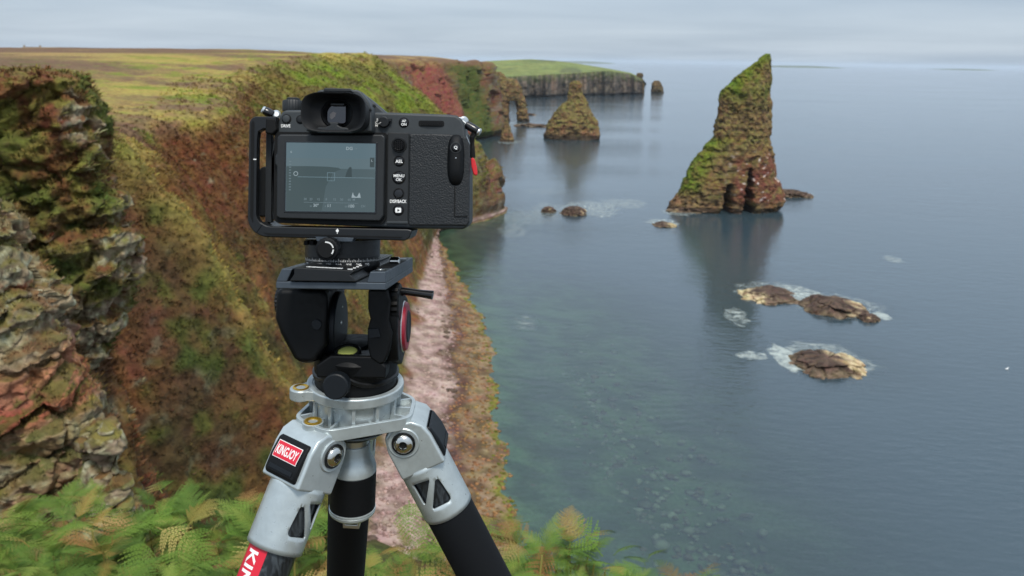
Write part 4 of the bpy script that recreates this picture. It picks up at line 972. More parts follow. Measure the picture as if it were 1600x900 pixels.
def rrect(x0, y0, x1, y1, r, n=5):
    """rounded rectangle in pixels, top-left first"""
    p = []
    for cx_, cy_, a0 in ((x1-r, y0+r, -90), (x1-r, y1-r, 0), (x0+r, y1-r, 90), (x0+r, y0+r, 180)):
        for k in range(n+1):
            a = rad(a0+90*k/n); p.append((cx_+r*math.cos(a), cy_+r*math.sin(a)))
    return p
_tc = {}
def text_arrays(s):
    if s == 'KINGJOY' and s not in _tc:                     # capital J kept on the base line like the print
        parts = [text_arrays('KING'), None, text_arrays('OY')]
        hc_ = np.ptp(text_arrays('K')[0][:, 1]); jp = [(-.02, .16), (.10, .20), (.13, .12), (.20, .11), (.25, .17), (.25, .70), (.38, .70), (.38, .15), (.33, .04), (.20, -.01), (.06, .03)]
        Vj = np.array([(x*hc_/.7, (y-.345)*hc_/.7, 0) for x, y in jp]); V = []; F = []; x_ = 0
        for V_, F_ in (parts[0], (Vj, [tuple(range(10, -1, -1))]), parts[2]):
            V_ = V_.copy(); V_[:, 0] += x_-V_[:, 0].min(); x_ = V_[:, 0].max()+0.07*hc_/.7; o_ = len(V); V += [tuple(p) for p in V_]; F += [tuple(i+o_ for i in f) for f in F_]
        V = np.array(V); V[:, 0] -= (V[:, 0].max()+V[:, 0].min())/2; _tc[s] = (V, F)
    if s not in _tc:
        cu = bpy.data.curves.new('lettering', 'FONT'); cu.body = s; cu.align_x = 'CENTER'; cu.align_y = 'CENTER'; cu.offset = 0.022; cu.resolution_u = 3
        ob = bpy.data.objects.new('lettering', cu); COL.objects.link(ob)
        me = bpy.data.meshes.new_from_object(ob)
        V = np.array([v.co[:] for v in me.vertices]).reshape(-1, 3); F = [tuple(p.vertices) for p in me.polygons]
        bpy.data.objects.remove(ob); bpy.data.curves.remove(cu); bpy.data.meshes.remove(me)
        V[:, :2] -= (V[:, :2].max(0)+V[:, :2].min(0))/2
        _tc[s] = (V, F)
    return _tc[s]
def finer(V, F, cuts=5):
    """lettering cut into small faces so that it can follow a tube"""
    bm = bmesh.new(); vs_ = [bm.verts.new(tuple(p)) for p in V]
    for f in F:
        try: bm.faces.new([vs_[i] for i in f])
        except ValueError: pass
    bmesh.ops.triangulate(bm, faces=bm.faces); bmesh.ops.subdivide_edges(bm, edges=bm.edges, cuts=cuts, use_grid_fill=True); bm.verts.index_update()
    r = (np.array([v.co[:] for v in bm.verts]), [tuple(v.index for v in f.verts) for f in bm.faces]); bm.free()
    return r
def text_px(g, s, px, py, hpx, d, wpx=None):
    """flat lettering facing back, cap height hpx, centred on a pixel at depth d"""
    V, F = text_arrays(s); k = hpx/np.ptp(V[:, 1])/FPX*d; c = fr(px, py, d)
    kx = k if wpx is None else wpx/np.ptp(V[:, 0])/FPX*d
    return g.add(np.stack([c[0]+V[:, 0]*kx, np.full(len(V), d), c[2]+V[:, 1]*k], -1), F)

M_BODY = plain('camera_paint', lin(42, 47, 50), 0.55, spec=0.5, noise=0.06, nscale=900, bump=0.12, bscale=2500)
M_FRAME = plain('camera_dark_plastic', lin(20, 23, 25), 0.5, spec=0.5, noise=0.05, nscale=700, bump=0.1, bscale=2500)
M_LEATHER = plain('camera_leatherette', lin(15, 19, 22), 0.45, spec=0.5, bump=1.0, bscale=900)
M_RUBBER = plain('black_rubber', lin(8, 10, 13), 0.6, spec=0.25, noise=0.05, nscale=300)
M_BLACK = plain('matt_black', lin(8, 9, 10), 0.7, spec=0.25)
M_GLOSSB = plain('gloss_black', lin(12, 12, 14), 0.25, spec=0.6)
M_ANOD = plain('anodised_black', lin(17, 19, 21), 0.42, metal=0.2, spec=0.5, noise=0.06, nscale=500)
M_PLATE = plain('plate_grey', lin(66, 74, 82), 0.45, metal=0.4, noise=0.07, nscale=500, bump=0.1, bscale=2500)
M_HEAD = plain('head_black', lin(4, 5, 6), 0.5, spec=0.22, noise=0.08, nscale=200, bump=0.08, bscale=1800)
M_HEADG = plain('head_slate', lin(12, 17, 22), 0.5, spec=0.3)
M_SILV = plain('silver_paint', lin(180, 189, 190), 0.34, metal=0.5, noise=0.07, nscale=260, bump=0.10, bscale=2600)
M_CHROME = plain('polished_steel', lin(214, 212, 206), 0.16, metal=1.0, noise=0.05)
M_STEEL = plain('lug_steel', lin(206, 208, 206), 0.28, metal=0.9)
M_GOLD = plain('gold_insert', lin(214, 170, 62), 0.3, metal=0.9)
M_FOAM = plain('leg_foam', lin(11, 14, 18), 0.85, spec=0.25, bump=0.35, bscale=1500)
M_WHITE = plain('white_print', (0.82, 0.82, 0.80), 0.6)
M_REDP = plain('red_label', lin(204, 26, 50), 0.45)
M_DRED = plain('dark_red_ring', lin(138, 22, 42), 0.4)
M_RTAG = plain('red_tag', lin(196, 30, 36), 0.5)
M_LEVEL = plain('level_vial', lin(196, 200, 110), 0.15)
# woven carbon tube
mc, t, b = new_mat('carbon_fibre'); tcn = t.nodes.new('ShaderNodeTexCoord'); mpn = t.nodes.new('ShaderNodeMapping'); mpn.inputs['Scale'].default_value = (1, 1, 0.25)
wv = t.nodes.new('ShaderNodeTexNoise'); wv.inputs['Scale'].default_value = 220; wv.inputs['Detail'].default_value = 3; wv.inputs['Distortion'].default_value = 1.0
t.links.new(tcn.outputs['Object'], mpn.inputs[0]); t.links.new(mpn.outputs[0], wv.inputs['Vector'])
cr = t.nodes.new('ShaderNodeValToRGB'); cr.color_ramp.elements[0].position = 0.42; cr.color_ramp.elements[0].color = (*lin(22, 25, 28), 1); cr.color_ramp.elements[1].position = 0.62; cr.color_ramp.elements[1].color = (*lin(58, 64, 68), 1)
t.links.new(wv.outputs['Fac'], cr.inputs[0]); t.links.new(cr.outputs[0], b.inputs['Base Color']); b.inputs['Roughness'].default_value = 0.35
M_CARBON = mc

# ------------------------------------------------------------------ tripod
UPT = np.array([math.sin(rad(2.6)), 0, math.cos(rad(2.6))])
RINGC = f2w(fr(556, 594, 0.64))
_ex = np.array([UPT[2], 0, -UPT[0]]); _ey = np.cross(UPT, _ex)
def tw(v):
    v = np.asarray(v, float); return RINGC+v[..., 0:1]*_ex+v[..., 1:2]*_ey+v[..., 2:3]*UPT
tripod = empty('tripod', (RINGC[0], RINGC[1], float(ground_z(RINGC[0], RINGC[1]))), 'silver and black tripod with splayed legs holding the camera, at the cliff edge', 'tripod')
T = tripod
g = G(); g.lathe((0, 0, 0), (0, 0, 1), [(0.0335, -0.009), (0.0370, -0.0085), (0.0380, -0.0075), (0.0382, -0.001), (0.0375, 0), (0.0335, 0), (0.0325, -0.002), (0.0325, -0.008)], 72)
PE = rad(63); ec = np.array([-math.sin(PE)*0.0435, -math.cos(PE)*0.0435])
g.lathe((ec[0], ec[1], 0), (0, 0, 1), [(0.0078, -0.009), (0.0085, -0.0082), (0.0085, -0.001), (0.0078, 0)], 28)
g.add([(-math.sin(PE)*q+math.cos(PE)*w_, -math.cos(PE)*q-math.sin(PE)*w_, z) for z in (-0.0084, -0.0006) for q, w_ in ((0.030, -0.014), (0.040, -0.0085), (0.0435, -0.0083), (0.0435, 0.0083), (0.040, 0.0085), (0.030, 0.014))],
      [(0, 1, 2, 3, 4, 5), (11, 10, 9, 8, 7, 6)]+[(i, 6+i, 6+(i+1) % 6, (i+1) % 6) for i in range(6)])
ring = g.build('bowl_ring', M_SILV, T, tf=tw, bevel=0.0005)
for (cx_, cy_, cz_) in ((ec[0], ec[1], 0.0),):
    g = G(); g.lathe((cx_, cy_, cz_), (0, 0, 1), [(0.0062, -0.002), (0.0062, 0.0004), (0.0052, 0.0007), (0.0036, 0.0002), (0.0034, -0.001)], 28); g.build('threaded_insert', M_GOLD, T, ring, tf=tw)
g = G(); g.lathe((0, 0, 0), (0, 0, 1), [(0.0300, -0.027), (0.0325, -0.0262), (0.0340, -0.009), (0.033, -0.0085)], 72)
for k in range(12):
    a = rad(30*k+9); c, s = math.cos(a), math.sin(a)
    pts = [(0.0335*c-q*s, 0.0335*s+q*c) for q in (-0.0014, 0.0014)]+[(0.0362*c-q*s, 0.0362*s+q*c) for q in (0.0014, -0.0014)]
    g.add([(x, y, z) for z in (-0.0262, -0.0082) for x, y in pts], [(0, 1, 2, 3), (7, 6, 5, 4)]+[(i, 4+i, 4+(i+1) % 4, (i+1) % 4) for i in range(4)])
g.build('bowl', M_SILV, T, tf=tw, bevel=0.0003)
LEGS = [(35, 'front'), (-91, 'side'), (168, 'rear')]
def edir(phi): return np.array([-math.sin(rad(phi)), -math.cos(rad(phi)), 0.0])
hexo = []
for phi, _ in (LEGS[0], LEGS[2], LEGS[1]):
    e = edir(phi); q = np.cross([0, 0, 1.], e); hexo += [e*0.0475+q*0.0185, e*0.0475-q*0.0185]
cyc = sorted(hexo, key=lambda p: math.atan2(p[1], p[0]))
def off_poly(ps, d):
    n = len(ps); r = []
    for i in range(n):
        p0, p1, p2 = ps[i-1], ps[i], ps[(i+1) % n]; d1 = (p1-p0)/np.linalg.norm(p1-p0); d2 = (p2-p1)/np.linalg.norm(p2-p1)
        n1 = np.array([d1[1], -d1[0], 0]); n2 = np.array([d2[1], -d2[0], 0]); bis = n1+n2; bis /= np.linalg.norm(bis); r.append(p1+bis*d/max(0.35, bis@n1))
    return r
def round_poly(ps, r, n=4):
    res = []
    for i in range(len(ps)):
        p0, p1, p2 = ps[i-1], ps[i], ps[(i+1) % len(ps)]; a = p1+(p0-p1)/np.linalg.norm(p0-p1)*r; b_ = p1+(p2-p1)/np.linalg.norm(p2-p1)*r
        for k in range(n+1): t_ = k/n; res.append((1-t_)**2*a+2*t_*(1-t_)*p1+t_*t_*b_)
    return res
oo = round_poly(cyc, 0.009); ii = round_poly(off_poly(cyc, -0.0032), 0.007); nn = len(oo)
g = G(); V = [(p[0], p[1], z) for z in (-0.0305, -0.0205) for p in oo]+[(p[0], p[1], z) for z in (-0.0265, -0.0205) for p in ii]
F = []
for i in range(nn):
    j = (i+1) % nn
    F += [(i, j, nn+j, nn+i), (nn+i, nn+j, 3*nn+j, 3*nn+i), (3*nn+i, 3*nn+j, 2*nn+j, 2*nn+i)]
F += [tuple(range(nn-1, -1, -1)), tuple(range(2*nn, 3*nn))]
g.add(V, F); spider = g.build('spider', M_SILV, T, tf=tw, bevel=0.0006)
for phi, _ in LEGS:
    for dphi, r1 in ((-22, 0.0475), (0, 0.0455), (22, 0.0475), (60, 0.0350)):
        e = edir(phi+dphi); q = np.cross([0, 0, 1.], e); g = G()
        g.add([tuple(e*rr_+q*w_+np.array([0, 0, z])) for z in (-0.0268, -0.0210) for rr_, w_ in ((0.031, -0.001), (r1, -0.001), (r1, 0.001), (0.031, 0.001))], [(0, 1, 2, 3), (7, 6, 5, 4)]+[(i, 4+i, 4+(i+1) % 4, (i+1) % 4) for i in range(4)])
        g.build('rib', M_SILV, T, spider, tf=tw)
e = edir(35-4)*0.0412; g = G(); g.lathe((e[0]-0.004, e[1], 0), (0, 0, 1), [(0.0080, -0.0268), (0.0080, -0.0202), (0.0074, -0.0198), (0.0068, -0.0202)], 28); g.build('insert_boss', M_SILV, T, spider, tf=tw)
g = G(); g.lathe((e[0]-0.004, e[1], 0), (0, 0, 1), [(0.0066, -0.022), (0.0066, -0.0192), (0.0055, -0.0189), (0.0038, -0.0194), (0.0036, -0.021)], 28); g.build('threaded_insert', M_GOLD, T, spider, tf=tw)
# centre column clamp
g = G(); g.lathe((0, 0, 0), (0, 0, 1), [(0.0285, -0.0310), (0.0285, -0.0355), (0.0275, -0.0370), (0.019, -0.0445), (0.0155, -0.0465)], 48); g.build('column_cone', M_HEAD, T, tf=tw)
g = G(); g.lathe((0, 0, 0), (0, 0, 1), [(0.0275, -0.0377), (0.0283, -0.0381), (0.0275, -0.0387)], 48); g.build('column_band', M_SILV, T, tf=tw)
g = G(); g.lathe((0, 0, 0), (0, 0, 1), [(0.0118, -0.0445), (0.0118, -0.0585)], 40); g.build('column_neck', M_STEEL, T, tf=tw)
g = G(); g.lathe((0, 0, 0), (0, 0, 1), [(0.0105, -0.0530), (0.0128, -0.0535), (0.0132, -0.0555), (0.0135, -0.0605), (0.0150, -0.0655), (0.0172, -0.0695), (0.0184, -0.0735), (0.0186, -0.0770), (0.0180, -0.0780)], 48); bell = g.build('clamp_knob', M_SILV, T, tf=tw)
g = G(); g.lathe((0, 0, 0), (0, 0, 1), [(0.0178, -0.0777), (0.0186, -0.0781), (0.0186, -0.1090), (0.0178, -0.1095)], 48); g.build('knob_grip', M_RUBBER, T, bell, tf=tw)
g = G(); g.lathe((0, 0, 0), (0, 0, 1), [(0.0180, -0.1093), (0.0190, -0.1097), (0.0190, -0.1111), (0.0184, -0.1115), (0.0190, -0.1119), (0.0186, -0.1140), (0.0160, -0.1165), (0.008, -0.1171)], 48); g.build('knob_ring', M_SILV, T, bell, tf=tw)
g = G(); hx = [(-0.0075, -0.1155), (-0.0066, -0.1285), (0.0066, -0.1285), (0.0075, -0.1155), (0.0058, -0.1155), (0.0050, -0.1250), (-0.0050, -0.1250), (-0.0058, -0.1155)]
g.add([(x, y, z) for y in (-0.0035, 0.0035) for x, z in hx], [(0, 1, 6, 7), (1, 2, 5, 6), (2, 3, 4, 5), (15, 14, 9, 8), (14, 13, 10, 9), (13, 12, 11, 10)]+[(i, (i+1) % 8, 8+(i+1) % 8, 8+i) for i in range(8)])
g.build('hook', M_STEEL, T, tf=tw, bevel=0.0005)
# legs
from mathutils.geometry import delaunay_2d_cdt
SPL = rad(28.4)
def leg(phi, kind):
    e = edir(phi); z = np.array([0, 0, 1.]); q = np.cross(z, e); a = e*math.sin(SPL)-z*math.cos(SPL); n = e*math.cos(SPL)+z*math.sin(SPL)
    H0 = e*0.0425+z*(-0.0400)
    def lw(v):
        v = np.asarray(v, float); return tw(H0+v[..., 0:1]*q+v[..., 1:2]*n+v[..., 2:3]*a)   # local: sideways, outward, along
    # yoke that hangs from the spider
    g = G()
    yk = [(0.028, -0.0300), (0.0490, -0.0300), (0.0560, -0.0330), (0.0585, -0.0390), (0.0500, -0.0460), (0.0340, -0.0460), (0.028, -0.042)]
    for w0, w1 in ((-0.0135, 0.0135),):
        g.add([tuple(e*r_+q*w_+z*zz) for w_ in (w0, w1) for r_, zz in yk], [tuple(range(7)), tuple(range(13, 6, -1))]+[(i, 7+i, 7+(i+1) % 7, (i+1) % 7) for i in range(7)])
    g.build('yoke', M_SILV, T, tf=tw, bevel=0.0012)
    g = G()                                                # shoulder: rounded block round the hinge
    hw = 0.0205
    pf = [(-0.0165, 0.030), (-0.0165, 0.004), (-0.0135, -0.008), (-0.006, -0.0135), (0.003, -0.0145), (0.012, -0.0125), (0.0185, -0.006), (0.0210, 0.004), (0.0215, 0.030)]
    m_ = len(pf)
    for s0, s1 in ((-hw, hw),):
        g.add([(w_, y, x) for w_ in (s0, s1) for y, x in pf], [tuple(range(m_)), tuple(range(2*m_-1, m_-1, -1))]+[(i, m_+i, m_+(i+1) % m_, (i+1) % m_) for i in range(m_)])
    sh = g.build('shoulder', M_SILV, T, tf=lw, bevel=0.0022, seg=3)
    for sg in (-1, 1):
        g = G(); g.lathe((sg*hw*0.98, -0.001, 0.001), (sg, 0, 0), [(0.0125, 0), (0.0125, 0.0010), (0.0118, 0.0016), (0.0105, 0.0014)], 40); g.build('washer', M_SILV, T, sh, tf=lw)
        g = G(); g.lathe((sg*(hw+0.0014), -0.001, 0.001), (sg, 0, 0), [(0.0094, 0), (0.0092, 0.0010), (0.0080, 0.0008)], 40); g.build('hinge_ring', M_ANOD, T, sh, tf=lw)
        g = G(); g.lathe((sg*(hw+0.0014), -0.001, 0.001), (sg, 0, 0), [(0.0078, 0), (0.0078, 0.0012), (0.0070, 0.0026), (0.0052, 0.0038), (0.0036, 0.0042), (0.0034, 0.0022)], 36); bo = g.build('bolt', M_CHROME, T, sh, tf=lw)
        g = G(); g.lathe((sg*(hw+0.0036), -0.001, 0.001), (sg, 0, 0), [(0.0034, 0), (0.0034, 0.0003)], 6); g.build('bolt_socket', M_BLACK, T, bo, tf=lw)
    # angle lock tab on the outward side
    g = G(); tb_ = [(0.0140, -0.001), (0.0195, -0.0020), (0.0224, 0.0), (0.0245, 0.012), (0.0245, 0.0240), (0.0224, 0.0272), (0.0140, 0.0268)]; m_ = len(tb_)
    g.add([(w_, y, x) for w_ in (-0.0165, 0.0165) for y, x in tb_], [tuple(range(m_)), tuple(range(2*m_-1, m_-1, -1))]+[(i, m_+i, m_+(i+1) % m_, (i+1) % m_) for i in range(m_)])
    tabp = g.build('angle_lock', M_HEADG if kind != 'front' else M_RUBBER, T, tf=lw, bevel=0.0018, seg=3)
    g = G(); g.box((-0.0125, 0.0240, 0.0195), (0.0125, 0.0252, 0.0230)); g.build('finger_ridge', M_HEADG, T, tabp, tf=lw, bevel=0.0005)
    if kind == 'front':
        def on_tab(g, x0, x1, z0, z1, lift):
            ys = lambda zz: 0.0224+zz/0.012*0.0021 if zz < 0.012 else 0.0245
            zs = np.linspace(z0, z1, 6); V = [(x, ys(zz)+lift, zz) for zz in zs for x in (x0, x1)]
            return g.add(V, [(2*i, 2*i+1, 2*i+3, 2*i+2) for i in range(5)])
        gw = on_tab(G(), -0.0130, 0.0130, 0.0022, 0.0146, 0.0003); lb = gw.build('label_border', M_WHITE, T, tabp, tf=lw)
        on_tab(G(), -0.0125, 0.0125, 0.0027, 0.0141, 0.00045).build('red_badge', M_REDP, T, tabp, tf=lw, label='red badge with white lettering')
        V, F = text_arrays('KINGJOY'); k = 0.0222/np.ptp(V[:, 0]); k2 = 0.0068/np.ptp(V[:, 1])
        W_ = [(x*k, 0.0, 0.0084-y*k2) for x, y, _ in V]
        W_ = [(x, (0.0224+zz/0.012*0.0021 if zz < 0.012 else 0.0245)+0.0007, zz) for x, _, zz in W_]
        G().add(W_, F).build('lettering', M_WHITE, T, tabp, tf=lw)
    # collar with two windows, cut in the unrolled sheet and rolled up
    R0, t0, t1 = 0.0212, 0.0275, 0.0760
    wins = []
    for s_ in (-1, 1):
        c0 = SGN*s_*rad(90)*R0*1.0
        for poly in ([(-0.0125, 0.0375), (0.0040, 0.0375), (-0.0095, 0.0570), (-0.0115, 0.0570)], [(0.0075, 0.0400), (0.0105, 0.0410), (0.0125, 0.0600), (0.0105, 0.0625), (-0.0060, 0.0625)]):
            pp = round_poly([np.array([c0+s_*SGN*x*(-1), y, 0]) for x, y in poly], 0.0018, 3); wins.append([(p[0], p[1]) for p in pp])
    half = math.pi*R0; vs, es = [], []
    xs = np.linspace(-half, half, 97); ysn = np.linspace(t0, t1, 15)
    from mathutils import Vector as Vc
    def inside(p, poly):
        c = False; j = len(poly)-1
        for i in range(len(poly)):
            if (poly[i][1] > p[1]) != (poly[j][1] > p[1]) and p[0] < (poly[j][0]-poly[i][0])*(p[1]-poly[i][1])/(poly[j][1]-poly[i][1])+poly[i][0]: c = not c
            j = i
        return c
    for x in xs:
        for y in ysn:
            if not any(inside((x, y), w) for w in wins): vs.append(Vc((x, y)))
    for w in wins:
        b0 = len(vs); vs += [Vc(p) for p in w]; es += [(b0+i, b0+(i+1) % len(w)) for i in range(len(w))]
    rv, re_, rf_, _, _, _ = delaunay_2d_cdt(vs, es, [], 0, 1e-7)
    Fk = [f for f in rf_ if not any(inside(((rv[f[0]][0]+rv[f[1]][0]+rv[f[2]][0])/3, (rv[f[0]][1]+rv[f[1]][1]+rv[f[2]][1])/3), w) for w in wins)]
    Vk = [(math.sin(p[0]/R0)*R0, math.cos(p[0]/R0)*R0, p[1]) for p in rv]
    G().add(Vk, Fk).build('collar', M_SILV, T, tf=lw, solid=0.0016, sharp=50)
    G().lathe((0, 0, 0), (0, 0, 1), [(0.0180, 0.030), (0.0180, 0.340)], 40).build('upper_tube', M_CARBON, T, tf=lw)
    if kind != 'front':
        G().lathe((0, 0, 0), (0, 0, 1), [(0.0185, 0.0755), (0.0202, 0.0765), (0.0202, 0.330), (0.0185, 0.3315)], 48).build('foam_grip', M_FOAM, T, tf=lw)
    else:
        # red strip up the tube with its lettering
        w0, w1 = rad(-36), rad(32); tt = np.linspace(0.0762, 0.30, 8); aa = np.linspace(w0, w1, 14)
        V = [(math.sin(a_)*0.01815, math.cos(a_)*0.01815, t_) for t_ in tt for a_ in aa]
        stp = G().add(V, [tuple(f) for f in grid_faces(8, 14)]).build('red_strip', M_REDP, T, tf=lw, label='red strip with white lettering')
        V, F = finer(*text_arrays('KINGJOY')); k = 0.068/np.ptp(V[:, 0]); kc = 0.0100/np.ptp(V[:, 1]); am = (w0+w1)/2
        W_ = []
        for x, y, _ in V:
            ang_ = am+y*kc/0.0183; W_.append((math.sin(ang_)*0.01835, math.cos(ang_)*0.01835, 0.0795+0.034+x*k))
        G().add(W_, F).build('lettering', M_WHITE, T, stp, tf=lw)
    # lower sections down to the ground
    pos = lw(np.array([[0, 0, 0.0]]))[0]; dirw = lw(np.array([[0, 0, 1.0]]))[0]-pos
    Lg = 0.5
    for _ in range(40):
        p = pos+dirw*Lg; Lg += (p[2]-float(ground_z(p[0], p[1])))/abs(dirw[2])*0.7
    Lg = max(0.45, Lg)
    lk = 0.345
    G().lathe((0, 0, 0), (0, 0, 1), [(0.0205, lk), (0.0215, lk+0.003), (0.0215, lk+0.035), (0.019, lk+0.038)], 24, knurl=0.05).build('leg_lock', M_RUBBER, T, tf=lw)
    m1 = min(lk+0.40, Lg-0.1)
    G().lathe((0, 0, 0), (0, 0, 1), [(0.0158, lk), (0.0158, m1)], 32).build('middle_tube', M_CARBON, T, tf=lw)
    G().lathe((0, 0, 0), (0, 0, 1), [(0.0180, m1), (0.0188, m1+0.003), (0.0188, m1+0.033), (0.0165, m1+0.036)], 24, knurl=0.05).build('leg_lock', M_RUBBER, T, tf=lw)
    G().lathe((0, 0, 0), (0, 0, 1), [(0.0132, m1), (0.0132, Lg-0.02)], 32).build('lower_tube', M_CARBON, T, tf=lw)
    G().lathe((0, 0, 0), (0, 0, 1), [(0.0145, Lg-0.03), (0.0175, Lg-0.02), (0.0175, Lg), (0.014, Lg+0.006)], 28).build('foot', M_RUBBER, T, tf=lw)
SGN = 1
for phi, kind in LEGS: leg(phi, kind)

# ------------------------------------------------------------------ fluid head
hb = f2w(fr(556, 590, 0.64)); head = empty('fluid_head', tuple(hb), 'black fluid video head with a red ring, on the silver tripod bowl', 'tripod head'); Hd = head
g = G(); g.lathe((0, 0, 0), (0, 0, 1), [(0.0322, -0.004), (0.0322, 0.003), (0.0318, 0.004), (0.0318, 0.0075), (0.0325, 0.0085), (0.0328, 0.024), (0.0300, 0.028)], 72); pan = g.build('pan_base', M_HEAD, Hd, tf=tw)
g = G(); V = []; nq = 72                                     # raised wavy lip round the pan base
for k in range(nq):
    q = 2*math.pi*k/nq; fz_ = 0.009+0.0075*math.exp(-((math.atan2(math.sin(q+rad(102)), math.cos(q+rad(102))))/0.42)**2)
    for r_, dz in ((0.0322, -0.0035), (0.0338, -0.0025), (0.0340, 0.0), (0.0322, 0.0012)): V.append((r_*math.cos(q), r_*math.sin(q), fz_+dz))
g.add(V, [tuple(f) for f in grid_faces(nq, 4)]+[((nq-1)*4+j, (nq-1)*4+j+1, j+1, j) for j in range(3)]); g.build('pan_lip', M_ANOD, Hd, pan, tf=tw)
kc = fr(529, 604, 0.590)
g = G(); g.lathe((kc[0], 0.5875, kc[2]), (0, 1, 0), [(0.0086, 0), (0.0096, 0.0008), (0.0098, 0.002), (0.0098, 0.010), (0.0085, 0.012), (0.006, 0.022)], 44, knurl=0.015); g.build('pan_lock_knob', M_HEADG, Hd)
bz = lambda py, d=0.60: fr(0, py, d)[2]; bx_ = lambda px, d=0.60: fr(px, 0, d)[0]
g = G(); g.prism([(496, 572), (520, 556), (590, 556), (608, 572), (606, 592), (498, 592)], 0.605, 0.605, 0.672); g.build('yoke_base', M_HEAD, Hd, bevel=0.002)
g = G(); g.prism([(508, 545), (514, 536), (590, 533), (592, 548)], 0.66, 0.655, 0.668); g.build('yoke_back', M_PLATE, Hd, bevel=0.001)
lv = fr(545, 553, 0.612); g = G(); g.lathe((lv[0], lv[1]+0.004, lv[2]), (0, -0.35, 0.94), [(0.0105, -0.006), (0.0105, 0.0015), (0.0095, 0.0025), (0.0078, 0.0022), (0.0076, 0.0008)], 36); lvo = g.build('level_housing', M_ANOD, Hd)
g = G(); g.lathe((lv[0], lv[1]+0.004, lv[2]), (0, -0.35, 0.94), [(0.0074, -0.002), (0.0074, 0.0012), (0.005, 0.0020), (0.001, 0.0022)], 30); g.build('level_vial', M_LEVEL, Hd, lvo)
cpv = fr(562, 541, 0.64); g = G(); g.lathe((cpv[0], cpv[1], cpv[2]), (0, -0.25, 0.97), [(0.0105, -0.012), (0.0105, 0.001), (0.0090, 0.0028), (0.004, 0.0034)], 36); g.build('level_cap', M_HEADG, Hd)
# left drag housing
g = G(); g.prism([(434, 452), (508, 452), (513, 466), (514, 540), (500, 564), (489, 571), (468, 569), (461, 562), (440, 524), (431, 500), (432, 470)], 0.604, 0.604, 0.672); la = g.build('drag_housing', M_HEAD, Hd, bevel=0.0060, seg=4)
dx0 = bx_(513, 0.604)
g = G(); zc_ = bz(508, 0.637); g.lathe((dx0-0.004, 0.6375, zc_), (1, 0, 0), [(0.026, 0), (0.0265, 0.004), (0.0262, 0.0075), (0.0252, 0.0082)], 60); g.build('drag_disc', M_HEADG, Hd, la)
g = G(); g.lathe((dx0+0.0042, 0.636, zc_+0.002), (1, 0, 0), [(0.0014, 0), (0.0013, 0.0006), (0.0005, 0.0008)], 14); g.build('screw', M_STEEL, Hd, la)
g = G(); g.lathe((dx0+0.0042, 0.640, zc_+0.014), (1, 0, 0), [(0.0008, 0), (0.0007, 0.0005)], 12); g.build('screw', M_STEEL, Hd, la)
g = G(); g.lathe((bx_(433, 0.604)-0.0062, 0.632, bz(474, 0.62)), (1, 0, 0), [(0.0105, 0), (0.0115, 0.001), (0.0115, 0.0055), (0.0100, 0.0066)], 44, knurl=0.06); g.build('tilt_knob', M_HEADG, Hd, la)
g = G(); g.cyl(498, 508, 0.604, 8, 0.6025, 0.610); g.build('drag_dial', M_HEADG, Hd, la)
# right housing with its ring
g = G(); g.prism([(577, 452), (607, 452), (613, 470), (610, 500), (616, 520), (612, 548), (604, 567), (597, 570), (582, 560), (577, 540), (577, 514), (581, 498), (577, 482)], 0.604, 0.604, 0.668); ra_ = g.build('tilt_housing', M_HEAD, Hd, bevel=0.0035, seg=3)
xr_ = bx_(607, 0.604); zr = bz(510, 0.648)
hexp = [(0.612, zr+0.026), (0.640, zr+0.030), (0.668, zr+0.022), (0.674, zr), (0.664, zr-0.020), (0.640, zr-0.029), (0.618, zr-0.022), (0.609, zr)]
g = G(); g.xprism(hexp, xr_-0.004, xr_+0.0075); rb_ = g.build('tilt_cover', M_HEAD, Hd, bevel=0.0022)
g = G(); g.lathe((xr_+0.0072, 0.645, zr+0.001), (1, 0, 0), [(0.0200, 0), (0.0200, 0.0012), (0.0188, 0.0034), (0.0150, 0.0042), (0.0130, 0.0036)], 56); g.build('red_ring', M_DRED, Hd, rb_)
g = G(); g.lathe((xr_+0.0072, 0.645, zr+0.001), (1, 0, 0), [(0.0204, -0.001), (0.0206, 0.0006), (0.0200, 0.0011)], 56); g.build('steel_rim', M_STEEL, Hd, rb_)
g = G(); g.lathe((xr_+0.0080, 0.645, zr+0.001), (1, 0, 0), [(0.0128, 0.0022), (0.0128, 0.0032), (0.0115, 0.0040), (0.0095, 0.0034), (0.002, 0.0034)], 48); g.build('ring_centre', M_HEADG, Hd, rb_)
zt = bz(474, 0.612); g = G(); g.lathe((xr_+0.001, 0.622, zt), (1, 0, 0), [(0.0145, 0), (0.0150, 0.0015), (0.0150, 0.0060), (0.0135, 0.0070)], 40, knurl=0.07); tk = g.build('tilt_lock_wheel', M_HEAD, Hd)
p0 = np.array([xr_+0.006, 0.628, bz(455, 0.628)]); g = G(); g.tube([p0-np.array([0.006, 0, 0]), p0+np.array([0.006, -0.001, 0.0003]), p0+np.array([0.016, -0.002, -0.0008]), p0+np.array([0.0265, -0.003, -0.0020])], [0.0042, 0.0030, 0.0030, 0.0036], 14); g.build('lock_lever', M_GLOSSB, Hd, tk)
g = G(); g.prism([(578, 514), (594, 512), (598, 526), (579, 529)], 0.6035, 0.6028, 0.606); g.build('side_panel', M_HEADG, Hd, ra_, bevel=0.0005)
